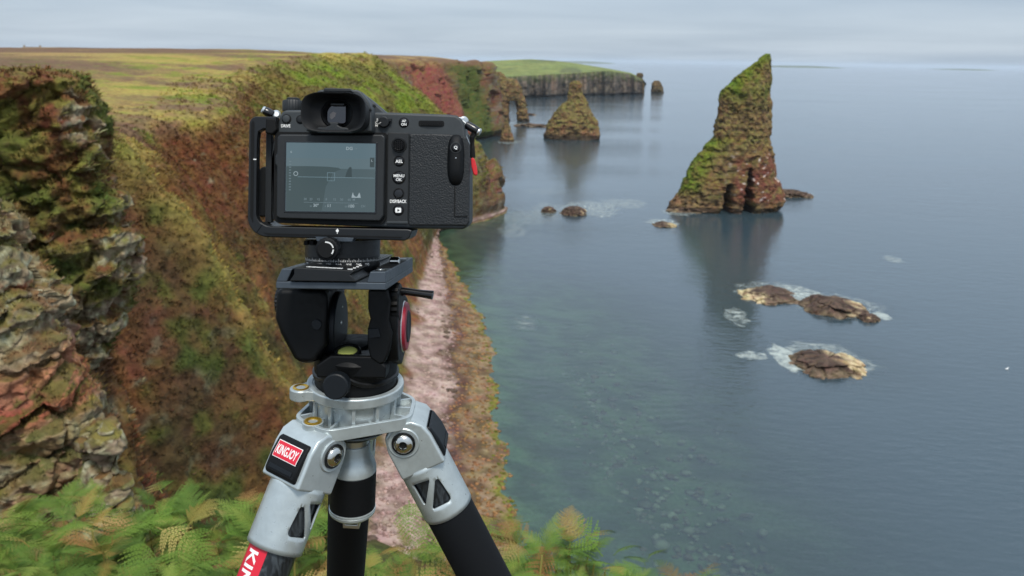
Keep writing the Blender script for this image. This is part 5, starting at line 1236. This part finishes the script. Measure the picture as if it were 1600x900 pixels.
# platform that takes the sliding plate
g = G(); g.prism([(433, 441), (605, 441), (605, 452.5), (433, 452.5)], 0.560, 0.560, 0.712); plt = g.build('platform', M_PLATE, Hd, bevel=0.0008)
g = G(); g.prism([(433, 441.5), (442, 421), (459, 421), (450, 441.5)], 0.560, 0.560, 0.712); g.build('fixed_jaw', M_PLATE, Hd, plt, bevel=0.0008)
g = G(); g.prism([(575, 441.5), (580, 424), (604.5, 423.5), (605, 441.5)], 0.560, 0.560, 0.712); g.build('clamp_jaw', M_PLATE, Hd, plt, bevel=0.0008)
for d_ in (0.572, 0.690):
    c_ = fr(592, 423.6, 0.560); g = G(); g.lathe((c_[0], d_, c_[2]-0.0003), (0, 0, 1), [(0.0030, 0), (0.0030, 0.0007), (0.0018, 0.0008), (0.0016, 0.0003)], 20); g.build('screw', M_STEEL, Hd, plt)
    g = G(); g.lathe((c_[0], d_, c_[2]-0.0002), (0, 0, 1), [(0.0042, 0), (0.0042, 0.0004)], 20); g.build('screw_seat', M_BLACK, Hd, plt)
c_ = fr(588, 423.6, 0.560); g = G(); g.box((c_[0]-0.004, 0.590, c_[2]-0.001), (c_[0]+0.007, 0.672, c_[2]+0.0004)); g.build('lock_slot', M_BLACK, Hd, plt)
g = G(); g.lathe((c_[0]-0.001, 0.634, c_[2]+0.002), (1, 0, 0), [(0.0030, 0), (0.0036, 0.0006), (0.0036, 0.0070), (0.0030, 0.0076)], 24); g.build('plate_release', M_CHROME, Hd, plt)

# ------------------------------------------------------------------ sliding plate
qb = fw(np.array([fr(508, 441, 0.62)]))[0]; plate = empty('sliding_plate', tuple(qb), 'long black dovetail plate clamped on top of the fluid head', 'camera plate')
g = G(); g.prism([(460, 419.5), (556, 423), (548.5, 430), (556, 437), (558, 440.6), (453, 440.6), (460, 430)], 0.555, 0.557, 0.735); g.build('plate_body', M_ANOD, plate, bevel=0.0006)
zp = fr(0, 421.2, 0.555)[2]
g = G()
for k in range(15):
    d_ = 0.563+0.0115*k; x0_ = fr(549, 0, 0.555)[0]; zz = fr(0, 422.7, 0.555)[2]+0.0006; ln_ = 0.0035 if k % 5 == 0 else 0.002
    g.box((x0_-ln_, d_, zz-0.001), (x0_, d_+0.0006, zz))
g.build('scale_marks', M_WHITE, plate)
g = G()
for k in range(26):
    x_ = fr(474+2.2*k, 0, 0.555)[0]; zz = fr(0, 419.5+(474+2.2*k-460)*0.0365, 0.555)[2]+0.0003
    g.box((x_, 0.566, zz-0.001), (x_+0.0006+0.0003*(k % 3), 0.5685+0.0007*(k % 2), zz))
g.build('print_row', M_WHITE, plate)

# ------------------------------------------------------------------ panning clamp
cb = fw(np.array([fr(537, 415, 0.625)]))[0]; clamp = empty('panning_clamp', tuple(cb), 'black round panning clamp with degree scale under the camera bracket', 'camera clamp')
Cc = fr(537, 412, 0.6265); RC = 0.0288
z0_ = Cc[2]+0.0002; z1_ = fr(0, 376.5, 0.60)[2]
g = G(); g.lathe((Cc[0], 0.6265, z0_-0.004), (0, 0, 1), [(RC-0.0004, -0.0005), (RC, 0), (RC, 0.0085), (RC-0.0005, 0.0088), (RC-0.0005, 0.0094), (RC, 0.0098), (RC, z1_-z0_+0.004)], 96); cbd = g.build('rotator_drum', M_ANOD, clamp)
def on_drum(g, s, ang_, zc__, h, w=None):
    V, F = text_arrays(s); k = h/np.ptp(V[:, 1]); W_ = []
    for x, y, _ in V:
        a_ = ang_+x*k/RC; W_.append((Cc[0]+math.sin(a_)*(RC+0.00015), 0.6265-math.cos(a_)*(RC+0.00015), zc__+y*k))
    return g.add(W_, F)
g = G(); zs = z0_+0.0012
for k in range(-28, 34):
    a_ = rad(k*2.5+6); ln_ = 0.0026 if k % 6 == 0 else (0.0019 if k % 3 == 0 else 0.0013)
    V = [(Cc[0]+math.sin(a_+da)*(RC+0.00015), 0.6265-math.cos(a_+da)*(RC+0.00015), zs+0.0016+zz) for da in (-0.0055, 0.0055) for zz in (0, ln_)]
    g.add(V, [(0, 2, 3, 1)])
for k, s in enumerate(('150', '165', '180', '195', '210', '225', '240', '255')):
    on_drum(g, s, rad(-54+15*k), zs-0.0005, 0.0021)
g.build('degree_scale', M_WHITE, clamp, cbd)
g = G(); g.prism([(494, 369.5), (555, 371), (552, 378), (497, 378)], 0.590, 0.588, 0.600); g.build('clamp_jaw', M_PLATE, clamp, bevel=0.0006)
kx = fr(513, 389.5, 0.576); g = G(); g.lathe((kx[0], 0.572, kx[2]), (0, 1, 0), [(0.0062, 0), (0.0068, 0.0006), (0.0071, 0.0012), (0.0082, 0.0016), (0.0086, 0.0026), (0.0086, 0.012), (0.0075, 0.0135), (0.005, 0.022)], 40, knurl=0.05); kn = g.build('clamp_knob', M_RUBBER, clamp)
g = G(); g.lathe((kx[0], 0.5716, kx[2]), (0, 1, 0), [(0.0060, 0), (0.0064, 0.0005), (0.0064, 0.001)], 40); g.build('knob_cap', M_BLACK, clamp, kn)
g = G()
for k in range(22):
    if k in (14, 15): continue
    a0 = rad(98-k*6.2); a1 = rad(98-(k+0.85)*6.2)
    g.add([(kx[0]+math.cos(a_)*r_, 0.5713, kx[2]+math.sin(a_)*r_) for a_ in (a0, a1) for r_ in (0.0047, 0.0056)], [(0, 1, 3, 2)])
g.build('turn_mark', M_WHITE, clamp, kn)
for px_, py_ in ((478, 381), (487, 381)):
    g = G(); g.prism(rrect(px_-2, py_-4, px_+4, py_+3, 1), 0.60, 0.5992, 0.61); g.build('drum_notch', M_BLACK, clamp, cbd)

# ------------------------------------------------------------------ L bracket
bb_ = fw(np.array([fr(515, 376, 0.61)]))[0]; lbr = empty('camera_bracket', tuple(bb_), 'black L shaped metal bracket wrapped round the camera base and left side', 'camera bracket')
D0, D1 = 0.588, 0.626
def arc(cx_, cy_, r, a0, a1, n=7): return [(cx_+r*math.cos(rad(a0+(a1-a0)*k/n)), cy_+r*math.sin(rad(a0+(a1-a0)*k/n))) for k in range(n+1)]
upr = [(388, 196)]+arc(400, 196, 12, 180, 270)[1:]+[(430, 184), (430, 203), (410, 203)]+[(402, 208), (400.5, 220), (400.5, 322)]+arc(422, 334, 21.5, 180, 120)[1:]+[(402, 366)]+arc(419, 341, 31.5, 125, 180)[0:]
g = G(); g.prism(upr, D0, D0, 0.596); lb_ = g.build('upright_arm', M_ANOD, lbr, bevel=0.0012, seg=3)
bas = arc(424, 334, 21.5, 140, 90)+[(638, 357), (645, 359), (641, 370), (634, 375), (420, 372.5)]+arc(419, 341, 31.5, 90, 135)[1:]
g = G(); g.prism(bas, D0, D0+0.0004, D1); lb2 = g.build('base_bar', M_ANOD, lbr, bevel=0.0012, seg=3)
g = G(); g.prism([(391, 196), (394, 190), (396, 194), (396, 350), (391.5, 340)], D0, D0-0.0003, D0+0.002); g.build('rail_groove', M_BLACK, lbr, lb_)
g = G(); g.prism([(412, 365), (420, 366.2), (630, 369), (626, 371.2), (420, 368.8)], D0, D0-0.0003, D0+0.002); g.build('rail_groove', M_BLACK, lbr, lb_)
g = G(); g.prism([(414, 203), (423.5, 203), (425, 350), (414.5, 350)], 0.602, 0.602, 0.608); g.build('inner_upright', M_FRAME, lbr, bevel=0.0008)
g = G(); g.prism([(403, 268), (409, 262), (425, 262), (426, 341), (404, 341)], 0.606, 0.606, 0.614); g.build('side_block', M_BLACK, lbr, bevel=0.0015)
g = G(); g.prism([(413, 186), (428, 186), (431, 205), (424, 212), (412, 210)], 0.587, 0.5872, 0.60); g.build('top_cap', M_BLACK, lbr, bevel=0.0015)
g = G(); g.box((fr(527.6, 0, D0)[0], D0-0.0003, fr(0, 365.5, D0)[2]), (fr(528.6, 0, D0)[0], D0, fr(0, 357.5, D0)[2])); g.cyl(528.1, 361, D0, 2.3, D0-0.0004, D0, 16, 0.0001); g.build('index_mark', M_WHITE, lbr, lb_)
g = G(); g.box((fr(395, 0, D0)[0], D0-0.0003, fr(0, 252, D0)[2]), (fr(400, 0, D0)[0], D0, fr(0, 250.4, D0)[2])); g.build('index_mark', M_WHITE, lbr, lb_)

# ------------------------------------------------------------------ mirrorless camera
mb_ = fw(np.array([fr(580, 356, 0.61)]))[0]; camera_t = empty('mirrorless_camera', tuple(mb_), 'black mirrorless camera seen from behind with its rear screen lit', 'camera'); K_ = camera_t
BODY = [(432, 350), (430, 300), (430, 215), (433, 190), (438, 177), (443, 173), (470, 172.5), (600, 174.5), (700, 176.5), (712, 178), (720, 184), (724, 192), (727, 214), (733, 222), (734.5, 344), (731, 352), (724, 356), (640, 356)]
g = G(); g.prism(BODY, 0.593, 0.593, 0.640); body = g.build('body', M_BODY, K_, bevel=0.0022, seg=3)
g = G(); lx_ = fr(540, 272, 0.60); g.lathe((lx_[0], 0.638, lx_[2]), (0, 1, 0), [(0.0395, 0), (0.0400, 0.004), (0.0400, 0.05), (0.0385, 0.052), (0.0385, 0.07), (0.0400, 0.072), (0.0405, 0.098), (0.0370, 0.100), (0.0340, 0.095)], 64); lens = g.build('lens', M_ANOD, K_)
g = G(); g.lathe((lx_[0], 0.730, lx_[2]), (0, 1, 0), [(0.034, 0), (0.026, 0.003), (0.012, 0.0055), (0.002, 0.006)], 48); g.build('front_glass', M_GLOSSB, K_, lens)
g = G(); g.prism(rrect(664, 200, 733, 352, 14), 0.62, 0.625, 0.672); g.build('hand_grip', M_LEATHER, K_, bevel=0.006, seg=4)
# rear leatherette, thumb rest
g = G(); g.prism([(639, 208), (700, 208), (728, 212), (733.5, 226), (734.5, 344), (730, 350), (639, 351)], 0.5925, 0.5912, 0.6); lea = g.build('rear_grip', M_LEATHER, K_, bevel=0.0010)
c0 = fr(711, 242, 0.590)
g = G(); prof = [(0.0, 0.0058), (0.40, 0.0056), (0.70, 0.0046), (0.88, 0.0026), (0.97, 0.0010), (1.0, 0.0)]
V = []; n_ = 36
for (s_, h_) in prof[1:]:
    for k in range(n_):
        a_ = 2*math.pi*k/n_; px_ = 711.5+13.5*s_*math.copysign(abs(math.cos(a_))**0.7, math.cos(a_)); py_ = 248+40*s_*math.copysign(abs(math.sin(a_))**0.7, math.sin(a_)); q_ = fr(px_, py_, 0.5912); V.append((q_[0], 0.5916-h_, q_[2]))
g.add(V, [tuple(f) for f in grid_faces(len(prof)-1, n_, True)]+[tuple(range(n_-1, -1, -1))]); thumb = g.build('thumb_rest', M_RUBBER, K_, lea, sharp=70)
g = G(); g.box((fr(710, 0, .591)[0], 0.5903, fr(0, 336, .591)[2]), (fr(711.2, 0, .591)[0], 0.5914, fr(0, 288, .591)[2])); g.box((fr(711, 0, .591)[0], 0.5903, fr(0, 336, .591)[2]), (fr(731, 0, .591)[0], 0.5914, fr(0, 335, .591)[2])); g.build('door_seam', M_BLACK, K_, lea)
g = G(); g.prism([(605, 206.5), (638, 206.5), (638, 349), (605, 349)], 0.5925, 0.5914, 0.6); bpan = g.build('button_panel', M_FRAME, K_, bevel=0.0005)
g = G(); g.prism([(605, 344.5), (638, 344.5), (638, 348.5), (605, 348.5)], 0.5914, 0.5908, 0.592); g.build('panel_foot', M_BODY, K_, bpan, bevel=0.0003)
def button(px, py, r, d, txt=None, th=5, parent=None, name='button', ring=True, two=None, mat=M_GLOSSB):
    if ring: g = G(); g.cyl(px, py, d, r+1.4, d-0.0003, d+0.001, 36, 0.0002); g.build('button_ring', M_BLACK, K_, parent)
    g = G(); cc_ = fr(px, py, d); rr_ = r/FPX*d
    g.lathe((cc_[0], d-0.0014, cc_[2]), (0, 1, 0), [(rr_*0.55, 0), (rr_*0.85, 0.0002), (rr_, 0.0008), (rr_, 0.002)], 36); bo = g.build(name, mat, K_, parent)
    if txt:
        g = G(); text_px(g, txt, px, py-(th*0.62 if two else 0), th, d-0.0016)
        if two: text_px(g, two, px, py+th*0.68, th, d-0.0016)
        g.build('lettering', M_WHITE, K_, parent)
    return bo
DB = 0.5914
g = G(); g.cyl(623, 225.5, DB, 12.2, DB-0.0006, DB+0.001, 44); g.build('joystick_ring', M_ANOD, K_, bpan)
g = G(); g.cyl(623, 225.5, DB, 10.6, DB-0.0008, DB, 44); g.build('joystick_well', M_BLACK, K_, bpan)
g = G(); cc_ = fr(623, 225.5, DB); g.lathe((cc_[0], DB-0.0042, cc_[2]), (0, 1, 0), [(0.0036, 0.0004), (0.0042, 0), (0.0046, 0.0006), (0.0040, 0.0014), (0.0030, 0.004)], 36, knurl=0.04)
for i in range(-2, 3):
    for j in range(-2, 3):
        if i*i+j*j <= 5: g.lathe((cc_[0]+i*0.0014, DB-0.0048, cc_[2]+j*0.0014), (0, 1, 0), [(0.0002, 0), (0.0005, 0.0006)], 8)
g.build('joystick', M_RUBBER, K_, bpan)
button(623, 251, 7.2, DB, 'AEL', 5.0, bpan); button(623, 276.5, 9.2, DB, 'MENU', 4.6, bpan, two='OK')
button(623, 301.5, 7.2, DB, None, 0, bpan); button(623, 327.5, 7.4, DB, None, 0, bpan)
g = G(); text_px(g, 'DISP/BACK', 622.5, 313.6, 5.2, DB-0.0002, 26); g.build('lettering', M_WHITE, K_, bpan)
g = G(); g.prism(rrect(618.6, 323.6, 627.6, 331.2, 1.5), DB, DB-0.0017, DB-0.0015); g.build('play_symbol', M_WHITE, K_, bpan)
g = G(); g.prism([(622, 325.4), (622, 329.4), (625.6, 327.4)], DB, DB-0.0019, DB-0.00175); g.build('play_arrow', M_BLACK, K_, bpan)
DQ = 0.5858
button(711, 228.5, 5.6, DQ, 'Q', 6.0, thumb)
g = G(); g.cyl(711, 228.5, DQ, 9.0, DQ-0.0001, DQ+0.001, 36, 0.0002); g.build('button_surround', M_FRAME, K_, thumb)
g = G(); g.cyl(711.5, 244.5, DQ, 1.1, DQ-0.0002, DQ+0.001, 12, 0.0001); g.build('lamp', M_STEEL, K_, thumb)
DT = 0.593
button(446, 187.5, 6.2, DT, None, 0, body, mat=M_BODY); g = G(); text_px(g, 'DRIVE', 445, 198.2, 4.8, DT-0.0002, 14.5); g.build('lettering', M_WHITE, K_, body)
button(468, 188, 5.6, DT, None, 0, body, mat=M_ANOD)
button(629.5, 190.5, 6.8, DT, 'AF', 4.0, body, two='ON')
g = G(); cc_ = fr(599, 190.5, DT); g.lathe((cc_[0], DT-0.0040, cc_[2]), (0, 1, 0), [(0.0036, 0), (0.0040, 0.0006), (0.0042, 0.005)], 36); g.box((cc_[0]+0.001, DT-0.0036, cc_[2]+0.0003), (cc_[0]+0.0058, DT-0.0006, cc_[2]+0.0028)); g.build('focus_lever', M_ANOD, K_, body, bevel=0.0003)
g = G()
for s, x_, y_ in (('S', 588, 186.5), ('C', 586.5, 191), ('M', 586.8, 195.6)): text_px(g, s, x_, y_, 3.8, DT-0.0002)
q0, q1 = fr(589.5, 193.8, DT-0.0042), fr(593.5, 191.0, DT-0.0042); g.add([(q0[0], DT-0.0042, q0[2]), (q0[0]+0.0004, DT-0.0042, q0[2]+0.0006), (q1[0]+0.0004, DT-0.0042, q1[2]+0.0006), (q1[0], DT-0.0042, q1[2])], [(0, 1, 2, 3)])
g.build('lettering', M_WHITE, K_, body)
g = G(); g.prism(rrect(652.5, 187, 692.5, 196, 3), DT, DT-0.0003, DT+0.003); g.build('dial_slot', M_BLACK, K_, body)
g = G(); q0 = fr(655, 192.0, DT); q1 = fr(690, 0, DT); g.lathe((q0[0], 0, 0), (1, 0, 0), [(0.0001, 0)]*0 or [(0.0062, 0.0)], 3) if False else None
for k in range(19):
    px_ = 655.5+k*1.84; a_ = (k-9)/9*1.15; xx = fr(px_, 0, DT)[0]; zz0, zz1 = fr(0, 195, DT)[2], fr(0, 188, DT)[2]; dd = DT-0.0004-0.0016*math.cos(a_)
    g.box((xx, dd, zz0), (xx+0.00055, DT+0.002, zz1))
g.build('rear_dial', M_RUBBER, K_, body)
# hump, hot shoe, eyecup
HUMP = [(476, 206), (480, 170), (488, 148), (497, 140.5), (556, 140.0), (562, 143), (574, 158), (579, 172), (580, 206)]
g = G(); g.prism(HUMP, 0.578, 0.578, 0.650); hump = g.build('viewfinder_hump', M_BODY, K_, bevel=0.0015)
SHD = [(545, 141.5), (562, 142.5), (602, 175.5), (602, 182), (545, 182)]
g = G(); g.prism(SHD, 0.598, 0.597, 0.650); g.build('hump_shoulder', M_BODY, K_, hump, bevel=0.0022, seg=3)
g = G(); g.prism([(503, 143.5), (505, 138.2), (546, 138.6), (549, 143.8)], 0.572, 0.571, 0.600); g.build('shoe_cover', M_FRAME, K_, hump, bevel=0.0006)
for x_, y_, r_ in ((583, 165, 2.6), (577, 171, 2.0)):
    g = G(); g.cyl(x_, y_, 0.578, r_, 0.5770, 0.579, 16, 0.0003); g.build('diopter_knob', M_ANOD, K_, hump)
# eyecup: flared rubber ring with a round throat
Do, Di = 0.552, 0.562
def ring_pts(px, py, rx, ry, d, p_, n=64):
    r = []
    for k in range(n):
        a_ = 2*math.pi*k/n; c_, s_ = math.cos(a_), math.sin(a_); q_ = fr(px+rx*math.copysign(abs(c_)**p_, c_), py+ry*math.copysign(abs(s_)**p_, s_), 0.552); r.append((q_[0], d, q_[2]))
    return r
lay = [ring_pts(519, 175, 46, 27, 0.586, .62), ring_pts(519, 175, 48, 29, 0.566, .60), ring_pts(518.5, 175, 51, 32, 0.5535, .58), ring_pts(518.5, 175, 50.5, 31.4, 0.5522, .58), ring_pts(518.5, 175, 48, 29.2, 0.5525, .60), ring_pts(518.8, 175, 40, 26, 0.559, .7), ring_pts(519.5, 175.5, 25.5, 24.0, 0.5622, .98),
       ring_pts(519.5, 175.5, 23.8, 22.6, 0.5615, 1.0), ring_pts(520, 176, 22.5, 21.4, 0.5650, 1.0), ring_pts(521.5, 176.5, 21.8, 20.8, 0.571, 1.0), ring_pts(521.5, 177, 21.4, 20.4, 0.580, 1.0)]
g = G(); g.add([p for l_ in lay for p in l_], [tuple(f) for f in grid_faces(len(lay), 64, True)]+[tuple((len(lay)-1)*64+k for k in range(64))]); eye = g.build('eyecup', M_RUBBER, K_, sharp=60)
g = G(); g.prism(rrect(507, 161.5, 537.5, 193, 5), 0.566, 0.5695, 0.5715); eg = g.build('eyepiece_glass', plain('eyepiece_glass', lin(30, 20, 30), 0.06, spec=0.8, coat=0.5), K_, eye, bevel=0.0006)
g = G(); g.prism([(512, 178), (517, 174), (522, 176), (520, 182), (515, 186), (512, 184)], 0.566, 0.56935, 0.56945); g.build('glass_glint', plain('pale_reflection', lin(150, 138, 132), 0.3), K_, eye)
g = G(); g.prism([(509, 159.5), (535, 159.5), (532, 163.5), (512, 163.5)], 0.560, 0.566, 0.570); g.build('eye_sensor', M_FRAME, K_, eye, bevel=0.0005)
g = G(); g.prism([(491, 206.5), (496, 199.5), (508, 199), (515, 196), (512, 191.5), (529, 191.5), (527, 196), (533, 199), (542, 199.5), (547, 206)], 0.557, 0.5555, 0.566); g.build('eyecup_tab', M_FRAME, K_, eye, bevel=0.0008)
# drive dial on the top left
qd = fr(455, 165, 0.612); g = G(); g.lathe((qd[0], 0.614, fr(0, 175, 0.612)[2]), (0, 0, 1), [(0.0078, 0), (0.0080, 0.001), (0.0080, 0.0072), (0.0074, 0.0082), (0.0050, 0.0085), (0.0050, 0.0098), (0.0044, 0.0102)], 56, knurl=0.035); g.build('mode_dial', M_FRAME, K_, body)
# tilting rear screen
g = G(); g.prism([(429, 344), (429, 212), (433, 208), (601, 207), (604, 210), (604, 342), (598, 350), (436, 350)], 0.5925, 0.5905, 0.594); g.build('screen_well', M_BLACK, K_, body)
g = G(); g.prism([(432.5, 341), (432, 262), (429, 258), (429, 246), (432, 242), (432, 216), (436, 211), (598, 209), (602.5, 213), (602.5, 336), (596, 346), (438, 344)], 0.5885, 0.5865, 0.591, front=0.985); scr = g.build('screen_frame', M_FRAME, K_, bevel=0.0014, seg=3)
g = G(); g.prism([(444, 221.5), (589, 221.5), (589, 334), (444, 334)], 0.5865, 0.5861, 0.588); g.build('screen_bezel', M_GLOSSB, K_, scr, bevel=0.0004)
def emis(name, c, s=1.0, gloss=True):
    m, t, b = new_mat(name); b.inputs['Base Color'].default_value = (0.01, 0.01, 0.01, 1); b.inputs['Roughness'].default_value = 0.12
    b.inputs['Specular IOR Level'].default_value = 0.35
    b.inputs['Emission Color'].default_value = (*c, 1); b.inputs['Emission Strength'].default_value = s; return m
E_SKY = emis('screen_sky', lin(82, 102, 110)); E_SKY2 = emis('screen_low_sky', lin(84, 102, 108)); E_SEA = emis('screen_sea', lin(68, 84, 88)); E_LAND = emis('screen_land', lin(58, 73, 75)); E_STK = emis('screen_stack', lin(50, 63, 65)); E_TXT = emis('screen_text', lin(140, 154, 160)); E_DIM = emis('screen_dim_text', lin(98, 114, 120)); E_LINE = emis('screen_line', lin(100, 122, 130))
DS = 0.5860
def sp(name, poly, mat, k): return G().prism(poly, DS, DS-0.00006*k, DS-0.00006*k+0.00003).build(name, mat, K_, scr)
sp('screen', rrect(446.5, 224, 586, 331, 0.8), E_SKY, 1)
sp('view_haze', [(447, 248), (585.7, 248), (585.7, 264), (447, 264)], E_SKY2, 1.5)
sp('view_sea', [(447, 264), (585.7, 264), (585.7, 330.7), (447, 330.7)], E_SEA, 2)
sp('view_cliff', [(447, 261), (480, 260.5), (512, 261), (528, 262.5), (533, 265), (527, 267), (519, 271), (516, 280), (509, 292), (503, 330.5), (447, 330.5)], E_LAND, 3)
sp('view_stack', [(539, 277), (541, 270), (543.5, 264), (546.5, 260.5), (549, 262), (549.5, 277)], E_STK, 3)
sp('level_line', [(465, 277), (585, 277.5), (585, 278.3), (465, 277.8)], E_LINE, 5)
fb = G()
for (x0_, y0_, x1_, y1_) in ((511, 270, 523, 270.7), (511, 282.6, 523, 283.3), (511, 270, 511.8, 283.3), (522.2, 270, 523, 283.3)): fb.prism([(x0_, y0_), (x1_, y0_), (x1_, y1_), (x0_, y1_)], DS, DS-0.00036, DS-0.00033)
fb.build('focus_box', E_LINE, K_, scr)
sp('histogram', [(549.5, 309), (550, 306), (551.5, 300), (552.5, 304), (555, 307), (558, 307.5), (560, 304), (561.5, 300.5), (563, 304), (563.8, 309)], E_TXT, 6)
sp('readout_bar', [(475, 316.6), (560, 317.2), (560, 317.8), (475, 317.2)], E_DIM, 6)
sp('side_icons', [(577.5, 246), (584.5, 246), (584.5, 261), (577.5, 261)], E_STK, 6)
g = G(); text_px(g, '30"', 494, 321.5, 5.0, DS-0.00042); text_px(g, '11', 514.5, 321.8, 5.0, DS-0.00042); text_px(g, '100', 549.5, 322, 5.0, DS-0.00042); text_px(g, 'L', 580.5, 250.5, 3.4, DS-0.00045); text_px(g, 'DG', 545, 232, 5.0, DS-0.00042, 10); text_px(g, '6', 454, 238.5, 3.6, DS-0.00042)
g.build('readout_text', E_TXT, K_, scr)
g = G()
for s, x_ in (('30', 477), ('23', 486), ('12', 498), ('8', 510), ('15', 523), ('30', 534), ('60', 546), ('M', 553)): text_px(g, s, x_, 312, 3.6, DS-0.00042)
text_px(g, 'ISO', 541.5, 323, 2.4, DS-0.00042); text_px(g, 'SS', 486, 323, 2.4, DS-0.00042); text_px(g, 'F', 509, 323, 2.8, DS-0.00042); text_px(g, 'CH', 567.5, 322, 3.6, DS-0.00042); text_px(g, '+', 555.5, 232, 2.6, DS-0.00042)
for k in range(11): g.prism([(451.5, 253+4.4*k), (454.6, 253+4.4*k), (454.6, 254.6+4.4*k), (451.5, 254.6+4.4*k)], DS, DS-0.00042, DS-0.0004)
g.build('dim_readout', E_DIM, K_, scr)
g = G(); cc_ = fr(462, 272.5, DS); rr_ = 0.0017
g.add([(cc_[0]+math.cos(a_)*r_, DS-0.00042, cc_[2]+math.sin(a_)*r_) for a_ in np.linspace(0, 2*math.pi, 20, endpoint=False) for r_ in (rr_, rr_*0.72)], [(2*i, 2*i+1, (2*i+3) % 40, (2*i+2) % 40) for i in range(20)])
g.build('timer_icon', E_TXT, K_, scr)
g = G(); g.prism([(428, 214), (432, 214), (432, 232), (430, 244), (426, 250), (426, 300), (430, 306), (430, 340), (427, 342), (425, 300), (425, 240)], 0.594, 0.593, 0.61); g.build('port_door', M_FRAME, K_, body, bevel=0.0006)
# strap lugs
lg = fr(721, 189, 0.612)
g = G(); g.prism([(714, 181), (722, 181), (728, 188), (729, 196), (724, 202), (730, 214), (733, 222), (729, 222), (723, 206), (719, 192)], 0.606, 0.604, 0.612); g.build('lug_plate', M_STEEL, K_, body, bevel=0.0007)
g = G(); g.lathe((lg[0]+0.0015, 0.6025, lg[2]), (0.3, -1, 0), [(0.0022, -0.002), (0.0036, -0.001), (0.0036, 0.001), (0.0022, 0.002)], 24); g.build('strap_lug', M_STEEL, K_, body)
g = G(); l2 = fr(430, 181, 0.606); g.lathe((l2[0], 0.606, l2[2]), (0.3, -1, 0.2), [(0.002, -0.002), (0.0034, -0.001), (0.0034, 0.001), (0.002, 0.002)], 20); g.build('strap_lug', M_STEEL, K_, body)

# ------------------------------------------------------------------ strap connectors hanging on the lugs
def conn(p0, p1, name, label, red):
    b_ = fw(np.array([p1]))[0]; t_ = empty(name, tuple(b_), label, 'strap connector'); p0 = np.array(p0); p1 = np.array(p1); ax = (p1-p0)/np.linalg.norm(p1-p0); Lc = np.linalg.norm(p1-p0)
    G().lathe(p0, ax, [(0.0026, 0), (0.0031, 0.0006), (0.0033, Lc*0.5), (0.0031, Lc-0.001), (0.0026, Lc)], 18).build('sleeve', M_GLOSSB, t_)
    G().tube([p0+ax*0.001, p0-ax*0.002+np.array([-0.001, 0, 0.0016]), p0-ax*0.0042+np.array([0, 0, 0.0003]), p0-ax*0.002+np.array([0.0004, 0, -0.0014]), p0+ax*0.001], 0.0007, 8).build('loop', M_STEEL, t_)
    G().lathe(p1-ax*0.0004, ax, [(0.0024, 0), (0.0030, 0.0006), (0.0030, 0.0014), (0.0022, 0.0022)], 16).build('end_cap', M_STEEL, t_)
    if red:
        q = p1-ax*0.002; e1 = fr(738, 244, 0.598)
        w_ = 0.0022
        pts = [q, fr(736.5, 212, 0.598), fr(737, 228, 0.598), e1]
        G().tube(pts, [0.0026, 0.0021, 0.0018, 0.0020], 10).build('cord', M_BLACK, t_)
        g = G(); pl = [(737, 243), (741, 246), (744.5, 258), (746, 270), (743, 272.5), (739, 269), (736, 258), (735, 247)]
        g.prism(pl, 0.597, 0.5955, 0.6005); g.build('red_tab', M_RTAG, t_, bevel=0.0012, seg=3)
    return t_
conn(fr(727, 192, 0.600), fr(746, 203, 0.598), 'strap_connector', 'black cord connector with a red tab hanging at the right of the camera', True)
conn(fr(425, 181.5, 0.604), fr(411, 174.5, 0.602), 'strap_connector', 'small black and steel connector at the upper left of the camera', False)

# ------------------------------------------------------------------ sea air
m, t, b = new_mat('sea_air'); t.nodes.remove(b); vol = t.nodes.new('ShaderNodeVolumePrincipled')
vol.inputs['Color'].default_value = (0.80, 0.88, 0.97, 1); vol.inputs['Density'].default_value = 3.2e-5; vol.inputs['Anisotropy'].default_value = 0.2
t.links.new(vol.outputs[0], t.nodes['Material Output'].inputs['Volume'])
x0, x1, y0, y1, z0, z1 = -46000, 46000, -60, 46000, -40.0, 112.0
hz_ = simple('haze', [(x, y, z) for z in (z0, z1) for x, y in ((x0, y0), (x1, y0), (x1, y1), (x0, y1))], [(0, 3, 2, 1), (4, 5, 6, 7), (0, 1, 5, 4), (1, 2, 6, 5), (2, 3, 7, 6), (3, 0, 4, 7)], m)
tag(hz_, 'thin sea haze in the air over the whole bay', 'haze', kind='stuff')
